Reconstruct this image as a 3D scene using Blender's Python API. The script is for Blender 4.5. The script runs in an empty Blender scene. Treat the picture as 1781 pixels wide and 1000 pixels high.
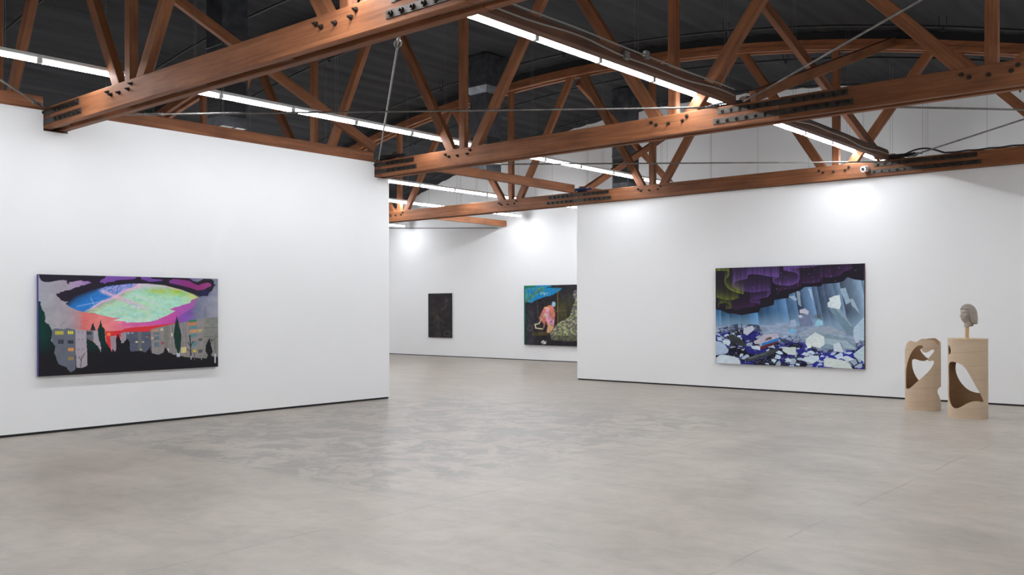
import bpy, bmesh, math, random
import numpy as np
from mathutils import Vector, Matrix

SC = bpy.context.scene
COL = SC.collection
random.seed(7)

# ------------------------------------------------------------------ dimensions (metres)
TRUSS_Y = [4.87, 10.1, 15.5]
WALL_BACK_Y = 20.35
MID_X = -11.4                 # middle of the span
ROOF_Z0, ARC_R2 = 6.68, 64.0  # crown height and 2R of the roof arc
CH_LO, CH_HI = 3.66, 3.912     # bottom chord
W1_X, W1_END, W1_H = -11.45, 10.27, 3.90
W2_Y, W2_X0 = 15.47, -11.4
ROOM_X0, ROOM_X1, ROOM_Y0 = -24.2, 2.4, -2.6
LIGHT_Z = 4.13


def arc_z(x, z0):
    return z0 - (x - MID_X) ** 2 / ARC_R2


# ------------------------------------------------------------------ helpers
def srgb(r, g, b):
    f = lambda c: c / 12.92 if c <= 0.04045 else ((c + 0.055) / 1.055) ** 2.4
    return (f(r / 255), f(g / 255), f(b / 255), 1.0)


def obj(name, mesh, mats=(), parent=None, loc=None, mat=None):
    o = bpy.data.objects.new(name, mesh)
    COL.objects.link(o)
    for m in (mats if isinstance(mats, (list, tuple)) else [mats]):
        if len(mesh.materials) < len(mats if isinstance(mats, (list, tuple)) else [mats]):
            mesh.materials.append(m)
    if parent is not None:
        o.parent = parent
    if mat is not None:
        o.matrix_basis = mat
    elif loc is not None:
        o.location = loc
    return o


def bm_obj(name, bm, mats, parent=None, loc=None, smooth=None, mat=None):
    me = bpy.data.meshes.new(name)
    bm.normal_update()
    bm.to_mesh(me)
    bm.free()
    if smooth is not None:
        for p in me.polygons:
            p.use_smooth = True
        me.set_sharp_from_angle(angle=math.radians(smooth))
    return obj(name, me, mats, parent, loc, mat)


def tag(o, label=None, cat=None, group=None, kind=None):
    if label: o['label'] = label
    if cat: o['category'] = cat
    if group: o['group'] = group
    if kind: o['kind'] = kind
    return o


def empty(name, loc, label, cat, group=None):
    o = bpy.data.objects.new(name, None)
    o.empty_display_size = 0.1
    COL.objects.link(o)
    o.location = loc
    return tag(o, label, cat, group)


def box(bm, lo, hi, mi=0):
    x0, y0, z0 = lo
    x1, y1, z1 = hi
    v = [bm.verts.new(p) for p in ((x0, y0, z0), (x1, y0, z0), (x1, y1, z0), (x0, y1, z0),
                                   (x0, y0, z1), (x1, y0, z1), (x1, y1, z1), (x0, y1, z1))]
    for q in ((3, 2, 1, 0), (4, 5, 6, 7), (0, 1, 5, 4), (1, 2, 6, 5), (2, 3, 7, 6), (3, 0, 4, 7)):
        bm.faces.new([v[i] for i in q]).material_index = mi
    return v


def cyl(bm, p0, p1, r0, r1=None, n=12, cap=True):
    r1 = r0 if r1 is None else r1
    p0, p1 = Vector(p0), Vector(p1)
    d = (p1 - p0).normalized()
    a = d.orthogonal().normalized()
    b = d.cross(a)
    A, B = [], []
    for i in range(n):
        t = 2 * math.pi * i / n
        u = a * math.cos(t) + b * math.sin(t)
        A.append(bm.verts.new(p0 + u * r0))
        B.append(bm.verts.new(p1 + u * r1))
    for i in range(n):
        j = (i + 1) % n
        bm.faces.new((A[i], A[j], B[j], B[i]))
    if cap:
        bm.faces.new(A[::-1])
        bm.faces.new(B)


def tube(bm, pts, r, n=8):
    pts = [Vector(p) for p in pts]
    rings = []
    prev = None
    for i, p in enumerate(pts):
        d = (pts[min(i + 1, len(pts) - 1)] - pts[max(i - 1, 0)]).normalized()
        a = d.orthogonal().normalized() if prev is None else (prev - d * prev.dot(d)).normalized()
        prev = a
        b = d.cross(a)
        rings.append([bm.verts.new(p + (a * math.cos(2 * math.pi * k / n) + b * math.sin(2 * math.pi * k / n)) * r) for k in range(n)])
    for A, B in zip(rings, rings[1:]):
        for k in range(n):
            j = (k + 1) % n
            bm.faces.new((A[k], A[j], B[j], B[k]))
    bm.faces.new(rings[0][::-1])
    bm.faces.new(rings[-1])


def bar(name, p0, p1, w, h, mat, parent=None, bev=0.006, up=(0, 0, 1)):
    """squared timber from p0 to p1; the mesh runs along its own X so the grain follows it"""
    p0, p1 = Vector(p0), Vector(p1)
    d = p1 - p0
    L = d.length
    x = d.normalized()
    y = Vector(up).cross(x).normalized()
    z = x.cross(y)
    bm = bmesh.new()
    box(bm, (-L / 2, -w / 2, -h / 2), (L / 2, w / 2, h / 2))
    if bev:
        bmesh.ops.bevel(bm, geom=bm.edges[:], offset=bev, segments=1, affect='EDGES')
    mid = (p0 + p1) / 2
    if parent is not None:
        mid = mid - parent.location
    M = Matrix.Identity(4)
    for i in range(3):
        M[i][0], M[i][1], M[i][2], M[i][3] = x[i], y[i], z[i], mid[i]
    return bm_obj(name, bm, [mat], parent, mat=M)


# ------------------------------------------------------------------ materials
def new_mat(name):
    m = bpy.data.materials.new(name)
    m.use_nodes = True
    nt = m.node_tree
    nt.nodes.clear()
    out = nt.nodes.new('ShaderNodeOutputMaterial')
    bs = nt.nodes.new('ShaderNodeBsdfPrincipled')
    nt.links.new(bs.outputs[0], out.inputs[0])
    return m, nt, bs


def N(nt, t, **kw):
    n = nt.nodes.new(t)
    for k, v in kw.items():
        if k == 'inp':
            for a, b in v.items():
                n.inputs[a].default_value = b
        else:
            setattr(n, k, v)
    return n


def ramp(nt, fac, stops):
    r = nt.nodes.new('ShaderNodeValToRGB')
    e = r.color_ramp.elements
    while len(e) < len(stops):
        e.new(0.5)
    for i, (p, c) in enumerate(stops):
        e[i].position = p
        e[i].color = c
    nt.links.new(fac, r.inputs[0])
    return r.outputs[0]


def math_n(nt, op, a, b=None, c=None, clamp=False):
    n = nt.nodes.new('ShaderNodeMath')
    n.operation = op
    n.use_clamp = clamp
    for i, v in enumerate((a, b, c)):
        if v is None:
            continue
        if isinstance(v, (int, float)):
            n.inputs[i].default_value = v
        else:
            nt.links.new(v, n.inputs[i])
    return n.outputs[0]


def mix_c(nt, fac, a, b, mode='MIX'):
    n = nt.nodes.new('ShaderNodeMix')
    n.data_type = 'RGBA'
    n.blend_type = mode
    for i, v in ((0, fac), (6, a), (7, b)):
        if isinstance(v, (int, float)):
            n.inputs[i].default_value = v
        elif isinstance(v, tuple):
            n.inputs[i].default_value = v
        else:
            nt.links.new(v, n.inputs[i])
    return n.outputs[2]


def plain(name, col, rough=0.6, metal=0.0, noise=0.0, nscale=8.0, spec=0.5):
    m, nt, bs = new_mat(name)
    bs.inputs['Roughness'].default_value = rough
    bs.inputs['Metallic'].default_value = metal
    bs.inputs['Specular IOR Level'].default_value = spec
    if noise:
        tc = N(nt, 'ShaderNodeTexCoord')
        no = N(nt, 'ShaderNodeTexNoise', inp={'Scale': nscale, 'Detail': 5.0})
        nt.links.new(tc.outputs['Object'], no.inputs['Vector'])
        lo = tuple(c * (1 - noise) for c in col[:3]) + (1,)
        hi = tuple(min(1, c * (1 + noise)) for c in col[:3]) + (1,)
        nt.links.new(ramp(nt, no.outputs[0], [(0.3, lo), (0.7, hi)]), bs.inputs['Base Color'])
    else:
        bs.inputs['Base Color'].default_value = col
    return m


def wood(name, dark, mid, light, rough=0.62, gscale=1.0):
    m, nt, bs = new_mat(name)
    tc = N(nt, 'ShaderNodeTexCoord')
    oi = N(nt, 'ShaderNodeObjectInfo')
    off = N(nt, 'ShaderNodeCombineXYZ')
    r40 = math_n(nt, 'MULTIPLY', oi.outputs['Random'], 40.0)
    for k in range(3):
        nt.links.new(r40, off.inputs[k])
    add = N(nt, 'ShaderNodeVectorMath', operation='ADD')
    nt.links.new(tc.outputs['Object'], add.inputs[0])
    nt.links.new(off.outputs[0], add.inputs[1])
    mp = N(nt, 'ShaderNodeMapping')
    mp.inputs['Scale'].default_value = (0.55 * gscale, 13 * gscale, 13 * gscale)
    nt.links.new(add.outputs[0], mp.inputs[0])
    n1 = N(nt, 'ShaderNodeTexNoise', inp={'Scale': 1.6, 'Detail': 6.0, 'Roughness': 0.62, 'Distortion': 0.9})
    nt.links.new(mp.outputs[0], n1.inputs['Vector'])
    mp2 = N(nt, 'ShaderNodeMapping')
    mp2.inputs['Scale'].default_value = (1.3, 3.2, 3.2)
    nt.links.new(add.outputs[0], mp2.inputs[0])
    n2 = N(nt, 'ShaderNodeTexNoise', inp={'Scale': 1.3, 'Detail': 4.0, 'Roughness': 0.6})
    nt.links.new(mp2.outputs[0], n2.inputs['Vector'])
    c1 = ramp(nt, n1.outputs[0], [(0.28, dark), (0.5, mid), (0.75, light)])
    c2 = ramp(nt, n2.outputs[0], [(0.3, (0.62, 0.6, 0.6, 1)), (0.55, (1, 1, 1, 1)), (0.75, (1.18, 1.15, 1.12, 1))])
    c = mix_c(nt, 0.8, c1, c2, 'MULTIPLY')
    tone = math_n(nt, 'MULTIPLY_ADD', oi.outputs['Random'], 0.42, 0.78)
    tv = N(nt, 'ShaderNodeCombineXYZ')
    for k in range(3):
        nt.links.new(tone, tv.inputs[k])
    c = mix_c(nt, 1.0, c, tv.outputs[0], 'MULTIPLY')
    nt.links.new(c, bs.inputs['Base Color'])
    bs.inputs['Roughness'].default_value = rough
    bs.inputs['Specular IOR Level'].default_value = 0.3
    bp = N(nt, 'ShaderNodeBump', inp={'Strength': 0.25, 'Distance': 0.01})
    nt.links.new(n1.outputs[0], bp.inputs['Height'])
    nt.links.new(bp.outputs[0], bs.inputs['Normal'])
    return m


M_WOOD = wood('truss_timber', (0.145, 0.050, 0.019, 1), (0.23, 0.085, 0.034, 1), (0.315, 0.130, 0.057, 1))
M_WOOD_D = wood('shaded_timber', (0.06, 0.027, 0.016, 1), (0.12, 0.055, 0.034, 1), (0.18, 0.085, 0.052, 1))  # shade on the lamp-averted beam faces put into a darker brown
M_BLACKWOOD = plain('near_black_timber', (0.006, 0.006, 0.007, 1), 0.85)  # near-black band between top chord and roof
M_STEEL = plain('weathered_steel_strap', (0.055, 0.048, 0.043, 1), 0.5, 0.75, 0.35, 14)
M_BOLT = plain('dark_iron_bolt', (0.05, 0.038, 0.03, 1), 0.45, 0.75, 0.3, 30)
M_ROD = plain('steel_rod', (0.17, 0.16, 0.15, 1), 0.45, 0.85, 0.25, 10)
M_GALV = plain('galvanized_duct', (0.115, 0.122, 0.135, 1), 0.42, 0.85, 0.3, 6)
M_GRILLE = plain('black_grille', (0.012, 0.012, 0.014, 1), 0.6)
M_WHITE = plain('white_enamel', (0.75, 0.76, 0.76, 1), 0.4)
M_WIRE = plain('hanger_wire', (0.2, 0.2, 0.2, 1), 0.5, 0.6)
M_CABLE = plain('grey_cable', (0.30, 0.28, 0.26, 1), 0.6)
M_BLKCABLE = plain('black_cable', (0.015, 0.015, 0.018, 1), 0.5)
M_BLUECABLE = plain('blue_cable', (0.03, 0.05, 0.16, 1), 0.5)
M_BLACK = plain('black_base', (0.012, 0.012, 0.013, 1), 0.7)
M_PIPE = plain('black_pipe', (0.008, 0.008, 0.009, 1), 0.6)
M_BOX = plain('grey_box', (0.22, 0.215, 0.21, 1), 0.5, 0.3)


def wall_mat(name, col, seams=False):
    m, nt, bs = new_mat(name)
    tc = N(nt, 'ShaderNodeTexCoord')
    no = N(nt, 'ShaderNodeTexNoise', inp={'Scale': 0.5, 'Detail': 4.0})
    nt.links.new(tc.outputs['Object'], no.inputs['Vector'])
    lo = tuple(c * 0.975 for c in col[:3]) + (1,)
    c = ramp(nt, no.outputs[0], [(0.35, lo), (0.65, col)])
    if seams:
        sp = N(nt, 'ShaderNodeSeparateXYZ')
        nt.links.new(tc.outputs['Object'], sp.inputs[0])
        f = math_n(nt, 'FRACT', math_n(nt, 'DIVIDE', math_n(nt, 'ADD', sp.outputs[0], 40.0 + 0.03), 1.24))
        near = math_n(nt, 'LESS_THAN', math_n(nt, 'ABSOLUTE', math_n(nt, 'SUBTRACT', f, 0.5)), 0.008)
        hi = math_n(nt, 'GREATER_THAN', sp.outputs[2], 4.45)
        k = math_n(nt, 'MULTIPLY', math_n(nt, 'MULTIPLY', near, hi), 0.25)
        c = mix_c(nt, k, c, (0.12, 0.12, 0.13, 1))
    nt.links.new(c, bs.inputs['Base Color'])
    bs.inputs['Roughness'].default_value = 0.75
    bs.inputs['Specular IOR Level'].default_value = 0.25
    b2 = N(nt, 'ShaderNodeTexNoise', inp={'Scale': 60.0, 'Detail': 3.0})
    nt.links.new(tc.outputs['Object'], b2.inputs['Vector'])
    bp = N(nt, 'ShaderNodeBump', inp={'Strength': 0.04, 'Distance': 0.004})
    nt.links.new(b2.outputs[0], bp.inputs['Height'])
    nt.links.new(bp.outputs[0], bs.inputs['Normal'])
    return m


M_WALL = wall_mat('white_wall_paint', (0.89, 0.897, 0.905, 1))
M_WALL_S = wall_mat('white_wall_panels', (0.89, 0.897, 0.905, 1), True)


def ceiling_mat():
    m, nt, bs = new_mat('charcoal_roof')
    tc = N(nt, 'ShaderNodeTexCoord')
    mp = N(nt, 'ShaderNodeMapping')
    mp.inputs['Scale'].default_value = (3.0, 0.25, 3.0)
    nt.links.new(tc.outputs['Object'], mp.inputs[0])
    no = N(nt, 'ShaderNodeTexNoise', inp={'Scale': 1.5, 'Detail': 5.0})
    nt.links.new(mp.outputs[0], no.inputs['Vector'])
    nt.links.new(ramp(nt, no.outputs[0], [(0.3, (0.026, 0.0265, 0.029, 1)), (0.7, (0.046, 0.0468, 0.0505, 1))]), bs.inputs['Base Color'])
    bs.inputs['Roughness'].default_value = 0.9
    bs.inputs['Specular IOR Level'].default_value = 0.1
    return m


M_ROOF = ceiling_mat()


def floor_mat():
    m, nt, bs = new_mat('polished_concrete')
    tc = N(nt, 'ShaderNodeTexCoord')
    P = tc.outputs['Object']
    sp = N(nt, 'ShaderNodeSeparateXYZ')
    nt.links.new(P, sp.inputs[0])
    X, Y = sp.outputs[0], sp.outputs[1]

    def noise(scale, detail, rough=0.55, dist=0.0, sc=(1, 1, 1), rot=0.0):
        mp = N(nt, 'ShaderNodeMapping')
        mp.inputs['Scale'].default_value = sc
        mp.inputs['Rotation'].default_value = (0, 0, rot)
        nt.links.new(P, mp.inputs[0])
        n = N(nt, 'ShaderNodeTexNoise', inp={'Scale': scale, 'Detail': detail, 'Roughness': rough, 'Distortion': dist})
        nt.links.new(mp.outputs[0], n.inputs['Vector'])
        return n.outputs[0]

    big = noise(0.28, 4, 0.5)
    med = noise(1.1, 7, 0.62, 0.6)
    fine = noise(5.0, 8, 0.7, 0.5)
    trowel = noise(1.6, 6, 0.6, 1.2, (0.6, 1.6, 1), 0.75)
    c = ramp(nt, big, [(0.3, (0.395, 0.352, 0.305, 1)), (0.7, (0.435, 0.405, 0.362, 1))])
    c = mix_c(nt, 0.95, c, ramp(nt, med, [(0.3, (0.84, 0.83, 0.82, 1)), (0.55, (1, 1, 1, 1)), (0.78, (1.1, 1.1, 1.1, 1))]), 'MULTIPLY')
    c = mix_c(nt, 0.9, c, ramp(nt, trowel, [(0.32, (0.86, 0.86, 0.87, 1)), (0.55, (1, 1, 1, 1)), (0.8, (1.12, 1.11, 1.1, 1))]), 'MULTIPLY')
    c = mix_c(nt, 0.8, c, ramp(nt, fine, [(0.32, (0.86, 0.855, 0.85, 1)), (0.5, (1, 1, 1, 1)), (0.68, (1.1, 1.1, 1.1, 1))]), 'MULTIPLY')
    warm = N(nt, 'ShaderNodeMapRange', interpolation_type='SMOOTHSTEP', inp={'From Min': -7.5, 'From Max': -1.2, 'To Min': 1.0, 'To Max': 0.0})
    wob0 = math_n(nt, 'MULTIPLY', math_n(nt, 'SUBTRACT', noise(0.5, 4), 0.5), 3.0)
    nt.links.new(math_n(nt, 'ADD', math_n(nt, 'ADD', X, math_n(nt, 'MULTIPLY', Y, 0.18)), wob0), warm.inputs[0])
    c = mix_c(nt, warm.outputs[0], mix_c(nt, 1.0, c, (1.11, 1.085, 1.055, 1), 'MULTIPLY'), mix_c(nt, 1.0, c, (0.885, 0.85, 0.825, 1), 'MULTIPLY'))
    # the older, blotchy slab in front of the left wall
    def band(v, a, b, s):
        n = N(nt, 'ShaderNodeMapRange', interpolation_type='SMOOTHSTEP', inp={'From Min': a, 'From Max': a + s})
        nt.links.new(v, n.inputs[0])
        n2 = N(nt, 'ShaderNodeMapRange', interpolation_type='SMOOTHSTEP', inp={'From Min': b - s, 'From Max': b, 'To Min': 1.0, 'To Max': 0.0})
        nt.links.new(v, n2.inputs[0])
        return math_n(nt, 'MULTIPLY', n.outputs[0], n2.outputs[0])
    pm = math_n(nt, 'MULTIPLY', band(X, -12.0, -4.7, 1.4), band(Y, 4.88, 13.0, 0.12))
    pm2 = math_n(nt, 'MULTIPLY', band(X, -12.5, -4.3, 1.8), band(Y, 2.5, 13.0, 3.0))
    blot = noise(2.3, 10, 0.74, 0.8)
    bl = ramp(nt, blot, [(0.47, (0, 0, 0, 1)), (0.54, (1, 1, 1, 1))])
    k = math_n(nt, 'MULTIPLY', math_n(nt, 'MULTIPLY', pm, pm2), math_n(nt, 'MULTIPLY', bl, 0.72))
    c = mix_c(nt, k, c, (0.215, 0.200, 0.178, 1))
    # saw cuts and hairline cracks
    wob = math_n(nt, 'MULTIPLY', math_n(nt, 'SUBTRACT', noise(1.2, 4), 0.5), 0.12)
    brk = ramp(nt, noise(1.4, 3), [(0.42, (0, 0, 0, 1)), (0.55, (1, 1, 1, 1))])
    for axis, pos, lo, hi, w in ((X, -5.0, 1.0, 15.0, 0.010), (X, -2.5, 2.0, 12.0, 0.010), (Y, 4.88, -9.5, -4.6, 0.007), (Y, 6.75, -5.0, -2.2, 0.009),
                                 (X, -8.6, 1.0, 14.0, 0.006), (Y, 10.4, -14.0, 1.0, 0.005), (X, -0.6, 3.0, 14.0, 0.006)):
        other = Y if axis is X else X
        d = math_n(nt, 'ABSOLUTE', math_n(nt, 'SUBTRACT', math_n(nt, 'ADD', axis, wob), pos))
        ln = N(nt, 'ShaderNodeMapRange', inp={'From Min': w * 0.4, 'From Max': w * 1.6, 'To Min': 1.0, 'To Max': 0.0})
        nt.links.new(d, ln.inputs[0])
        kk = math_n(nt, 'MULTIPLY', math_n(nt, 'MULTIPLY', ln.outputs[0], band(other, lo, hi, 0.5)), math_n(nt, 'MULTIPLY', brk, 0.33))
        c = mix_c(nt, kk, c, (0.13, 0.115, 0.1, 1))
    nt.links.new(c, bs.inputs['Base Color'])
    rg = N(nt, 'ShaderNodeMapRange', inp={'To Min': 0.30, 'To Max': 0.48})
    nt.links.new(med, rg.inputs[0])
    nt.links.new(rg.outputs[0], bs.inputs['Roughness'])
    bs.inputs['Specular IOR Level'].default_value = 0.42
    bp = N(nt, 'ShaderNodeBump', inp={'Strength': 0.05, 'Distance': 0.01})
    nt.links.new(med, bp.inputs['Height'])
    nt.links.new(bp.outputs[0], bs.inputs['Normal'])
    return m


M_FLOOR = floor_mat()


def emit_mat(name, col, s):
    m, nt, bs = new_mat(name)
    bs.inputs['Base Color'].default_value = (0.9, 0.9, 0.9, 1)
    bs.inputs['Emission Color'].default_value = col
    bs.inputs['Emission Strength'].default_value = s
    return m


LAMP = (0.955, 0.985, 1.025, 1)
TUBES = {k: (emit_mat('glowing_tube_' + k, LAMP, a), emit_mat('glowing_tube_flank_' + k, LAMP, c))
         for k, a, c in (('dimmed', 78.0, 13.0), ('boosted', 112.0, 19.0), ('back', 76.0, 36.0))}

# ------------------------------------------------------------------ room shell
def prism(bm, poly, axis, a, b):
    """polygon in the plane normal to axis ('x' or 'y'), extruded from a to b"""
    mk = (lambda p, t: (t, p[0], p[1])) if axis == 'x' else (lambda p, t: (p[0], t, p[1]))
    A = [bm.verts.new(mk(p, a)) for p in poly]
    B = [bm.verts.new(mk(p, b)) for p in poly]
    n = len(poly)
    bm.faces.new(A)
    bm.faces.new(B[::-1])
    for i in range(n):
        j = (i + 1) % n
        bm.faces.new((A[j], A[i], B[i], B[j]))
    bmesh.ops.recalc_face_normals(bm, faces=bm.faces[:])


def structure(name, bm, mats, **kw):
    return tag(bm_obj(name, bm, mats, **kw), kind='structure')


b = bmesh.new(); box(b, (ROOM_X0 - .2, ROOM_Y0 - .2, -0.2), (ROOM_X1 + .2, WALL_BACK_Y + .2, 0.0))
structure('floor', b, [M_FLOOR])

# roof: a barrel of shallow scalloped strips running along the hall
b = bmesh.new()
nstrip, sub = 58, 6
xs = []
for i in range(nstrip):
    for k in range(sub):
        t = k / sub
        xs.append((ROOM_X0 - .2 + (ROOM_X1 - ROOM_X0 + .4) * (i + t) / nstrip, -0.022 * math.sin(math.pi * t)))
xs.append((ROOM_X1 + .2, 0))
rows = []
for y in (ROOM_Y0 - .2, WALL_BACK_Y + .2):
    rows.append([(b.verts.new((x, y, arc_z(x, ROOF_Z0) + dz)), b.verts.new((x, y, arc_z(x, ROOF_Z0) + 0.15))) for x, dz in xs])
for i in range(len(xs) - 1):
    a0, a1, c0, c1 = rows[0][i], rows[0][i + 1], rows[1][i], rows[1][i + 1]
    b.faces.new((a0[0], c0[0], c1[0], a1[0]))
    b.faces.new((a0[1], a1[1], c1[1], c0[1]))
bmesh.ops.recalc_face_normals(b, faces=b.faces[:])
structure('ceiling', b, [M_ROOF], smooth=25)


def gable(y0, y1):
    b = bmesh.new()
    n = 48
    top = [(ROOM_X1 - (ROOM_X1 - ROOM_X0) * i / n) for i in range(n + 1)]
    prism(b, [(ROOM_X0, 0), (ROOM_X1, 0)] + [(x, arc_z(x, ROOF_Z0) + 0.02) for x in top], 'y', y0, y1)
    return b


structure('wall_back', gable(WALL_BACK_Y, WALL_BACK_Y + 0.18), [M_WALL_S])
structure('wall_near', gable(ROOM_Y0 - 0.18, ROOM_Y0), [M_WALL])
b = bmesh.new(); box(b, (ROOM_X1, ROOM_Y0, 0), (ROOM_X1 + .18, WALL_BACK_Y, arc_z(ROOM_X1, ROOF_Z0) + .05)); structure('wall_outer_right', b, [M_WALL])
b = bmesh.new(); box(b, (ROOM_X0 - .18, ROOM_Y0, 0), (ROOM_X0, WALL_BACK_Y, arc_z(ROOM_X0, ROOF_Z0) + .05)); structure('wall_outer_left', b, [M_WALL])

# left partition, notched where the trusses pass through it
t1, t2 = TRUSS_Y[0], TRUSS_Y[1]
poly = [(ROOM_Y0, 0.03), (W1_END, 0.03), (W1_END, CH_LO - .004), (t2 - .145, CH_LO - .004), (t2 - .145, W1_H), (t1 + .145, W1_H), (t1 + .145, CH_LO - .004),
        (t1 - .145, CH_LO - .004), (t1 - .145, W1_H), (ROOM_Y0, W1_H)]
b = bmesh.new(); prism(b, poly, 'x', W1_X - 0.26, W1_X); structure('wall_left', b, [M_WALL])
b = bmesh.new(); box(b, (W1_X - 0.25, ROOM_Y0, 0), (W1_X - 0.012, W1_END - 0.012, 0.03)); structure('shadow_gap_left', b, [M_BLACK])  # recessed base, blacked in for the shadow line under the wall
# right partition under the far truss
b = bmesh.new(); box(b, (W2_X0, W2_Y, 0.028), (ROOM_X1, W2_Y + 0.24, CH_LO - .004)); structure('wall_right', b, [M_WALL])
b = bmesh.new(); box(b, (W2_X0 + 0.012, W2_Y + 0.012, 0), (ROOM_X1, W2_Y + 0.23, 0.028)); structure('shadow_gap_right', b, [M_BLACK])  # black recess filler, shadow of the gap put into its colour
b = bmesh.new(); box(b, (ROOM_X0 + .01, WALL_BACK_Y - 0.012, 0), (ROOM_X1 - .01, WALL_BACK_Y - 0.001, 0.022)); structure('shadow_gap_back', b, [M_BLACK])  # thin black strip drawn as the shadow line along the floor

# ------------------------------------------------------------------ trusses
def bolt_mesh():
    b = bmesh.new()
    cyl(b, (0, 0, 0), (0, -0.006, 0), 0.024, n=14)
    cyl(b, (0, -0.006, 0), (0, -0.026, 0), 0.017, n=6)
    cyl(b, (0, -0.026, 0), (0, -0.044, 0), 0.009, n=8)
    me = bpy.data.meshes.new('bolt')
    b.to_mesh(me); b.free()
    me.materials.append(M_BOLT)
    return me


def plate_bolt_mesh():
    b = bmesh.new()
    cyl(b, (0, 0, 0), (0, -0.016, 0), 0.026, n=6)
    cyl(b, (0, -0.016, 0), (0, -0.034, 0), 0.012, n=8)
    me = bpy.data.meshes.new('plate_bolt')
    b.to_mesh(me); b.free()
    me.materials.append(M_BOLT)
    return me


BOLT, PBOLT = bolt_mesh(), plate_bolt_mesh()
VERT_X = [MID_X + s * d for d in (1.83, 5.48, 9.12) for s in (-1, 1)]
TOP_X = {1.83: (0.0, 3.62), 5.48: (3.72, 7.05), 9.12: (7.25, 10.5)}
SPLICE_X = [-18.14, -11.30, -4.46]
CHORD_LO_Z0 = 6.36


def make_truss(y0, label, dz=0.0):
    T = empty('roof_truss', (MID_X, y0, CH_LO), label, 'truss', 'wooden bowstring trusses')
    cz = (CH_LO + CH_HI) / 2
    ends = [ROOM_X0 + .02] + SPLICE_X + [ROOM_X1 - .02]
    for s in (-1, 1):
        yc = y0 + s * 0.0925
        for xa, xb in zip(ends, ends[1:]):
            bar('bottom_chord', (xa + .001, yc, cz), (xb - .001, yc, cz), 0.085, CH_HI - CH_LO, M_WOOD, T)
    for x in (-22, -20.2, -15.6, -13.9, -11.4, -8.4, -7.0, -4.6, -3.4, -0.9):
        bar('chord_spacer', (x - .3, y0, CH_LO + .10), (x + .3, y0, CH_LO + .09), 0.099, 0.13, M_WOOD_D, T)
    for d in (1.83, 5.48, 9.12):
        for s in (-1, 1):
            x = MID_X + s * d
            bar('vertical_strut', (x, y0, CH_LO + .17), (x, y0, arc_z(x, CHORD_LO_Z0) + .12), 0.12, 0.098, M_WOOD, T, up=(0, 1, 0))
            for k, dt in enumerate(TOP_X[d]):
                xt = MID_X + s * dt
                sx = -1 if k == 0 else 1
                xb = x + s * sx * 0.21
                if abs(xt - MID_X) < 0.01:
                    xt = MID_X + s * 0.12
                p0 = Vector((xb, y0, CH_LO + .20)); p1 = Vector((xt, y0, arc_z(xt, CHORD_LO_Z0) + .08))
                bar('diagonal_strut', p0, p1, 0.098, 0.145, M_WOOD, T)
            for bx, bz in ((-.25, .185), (-.18, .148), (.0, .143), (.20, .150), (.26, .198)):
                o = obj('bolt', BOLT, [M_BOLT], T)
                o.location = (x + bx - MID_X, -0.135, bz)
    # curved top chord: two bent plies with a slot between them, black roof plate above
    nseg = 44
    for s in (-1, 1):
        b = bmesh.new()
        rings = []
        for i in range(nseg + 1):
            x = ROOM_X0 + .05 + (ROOM_X1 - ROOM_X0 - .1) * i / nseg
            z = arc_z(x, CHORD_LO_Z0) - CH_LO
            ya, yb = (s * 0.050, s * 0.135)
            rings.append([b.verts.new((x - MID_X, q[0], z + q[1])) for q in ((ya, 0), (yb, 0), (yb, .08), (yb + s * -.012, .085), (yb - s * .012, .17), (ya, .17))])
        for A, B in zip(rings, rings[1:]):
            for k in range(6):
                j = (k + 1) % 6
                b.faces.new((A[k], A[j], B[j], B[k]))
        b.faces.new(rings[0]); b.faces.new(rings[-1][::-1])
        bmesh.ops.recalc_face_normals(b, faces=b.faces[:])
        bm_obj('top_chord', b, [M_WOOD], T, smooth=30)
    b = bmesh.new()
    rings = []
    for i in range(nseg + 1):
        x = ROOM_X0 + .05 + (ROOM_X1 - ROOM_X0 - .1) * i / nseg
        z = arc_z(x, CHORD_LO_Z0) - CH_LO
        rings.append([b.verts.new((x - MID_X, q[0], z + q[1])) for q in ((-.11, .171), (.11, .171), (.11, .30), (-.11, .30))])
    for A, B in zip(rings, rings[1:]):
        for k in range(4):
            j = (k + 1) % 4
            b.faces.new((A[k], A[j], B[j], B[k]))
    b.faces.new(rings[0]); b.faces.new(rings[-1][::-1])
    bmesh.ops.recalc_face_normals(b, faces=b.faces[:])
    bm_obj('roof_plate', b, [M_BLACKWOOD], T)
    for x in SPLICE_X:
        for z, hl in ((0.078, .84), (0.192, .78)):
            b = bmesh.new()
            box(b, (-hl, -0.005, -0.034), (hl, 0.005, 0.034))
            bmesh.ops.bevel(b, geom=b.edges[:], offset=0.002, segments=1, affect='EDGES')
            p = bm_obj('splice_plate', b, [M_STEEL], T, (x - MID_X, -0.1405, z))
            for k in range(14):
                if k in (6, 7):
                    continue
                o = obj('plate_bolt', PBOLT, [M_BOLT], p)
                o.location = ((k / 13 - .5) * (2 * hl - .11), -0.005, 0)
    T.location.z += dz
    return T


make_truss(TRUSS_Y[0], 'nearest orange-brown timber roof truss, its thick chord rising across the top left', 0.02)
make_truss(TRUSS_Y[1], 'middle timber roof truss running from the end of the left white wall to the right')
make_truss(TRUSS_Y[2], 'farthest timber roof truss, its bottom chord lying on the right white wall')

# ------------------------------------------------------------------ beams along the hall, braces
def tie_beam(x, ya, yb, label, z0=3.905, z1=4.07, w=0.10, m=M_WOOD):
    o = bar('tie_beam', (x, ya, (z0 + z1) / 2), (x, yb, (z0 + z1) / 2), w, z1 - z0, m)
    return tag(o, label, 'beam', 'timber tie beams between the trusses')


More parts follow.
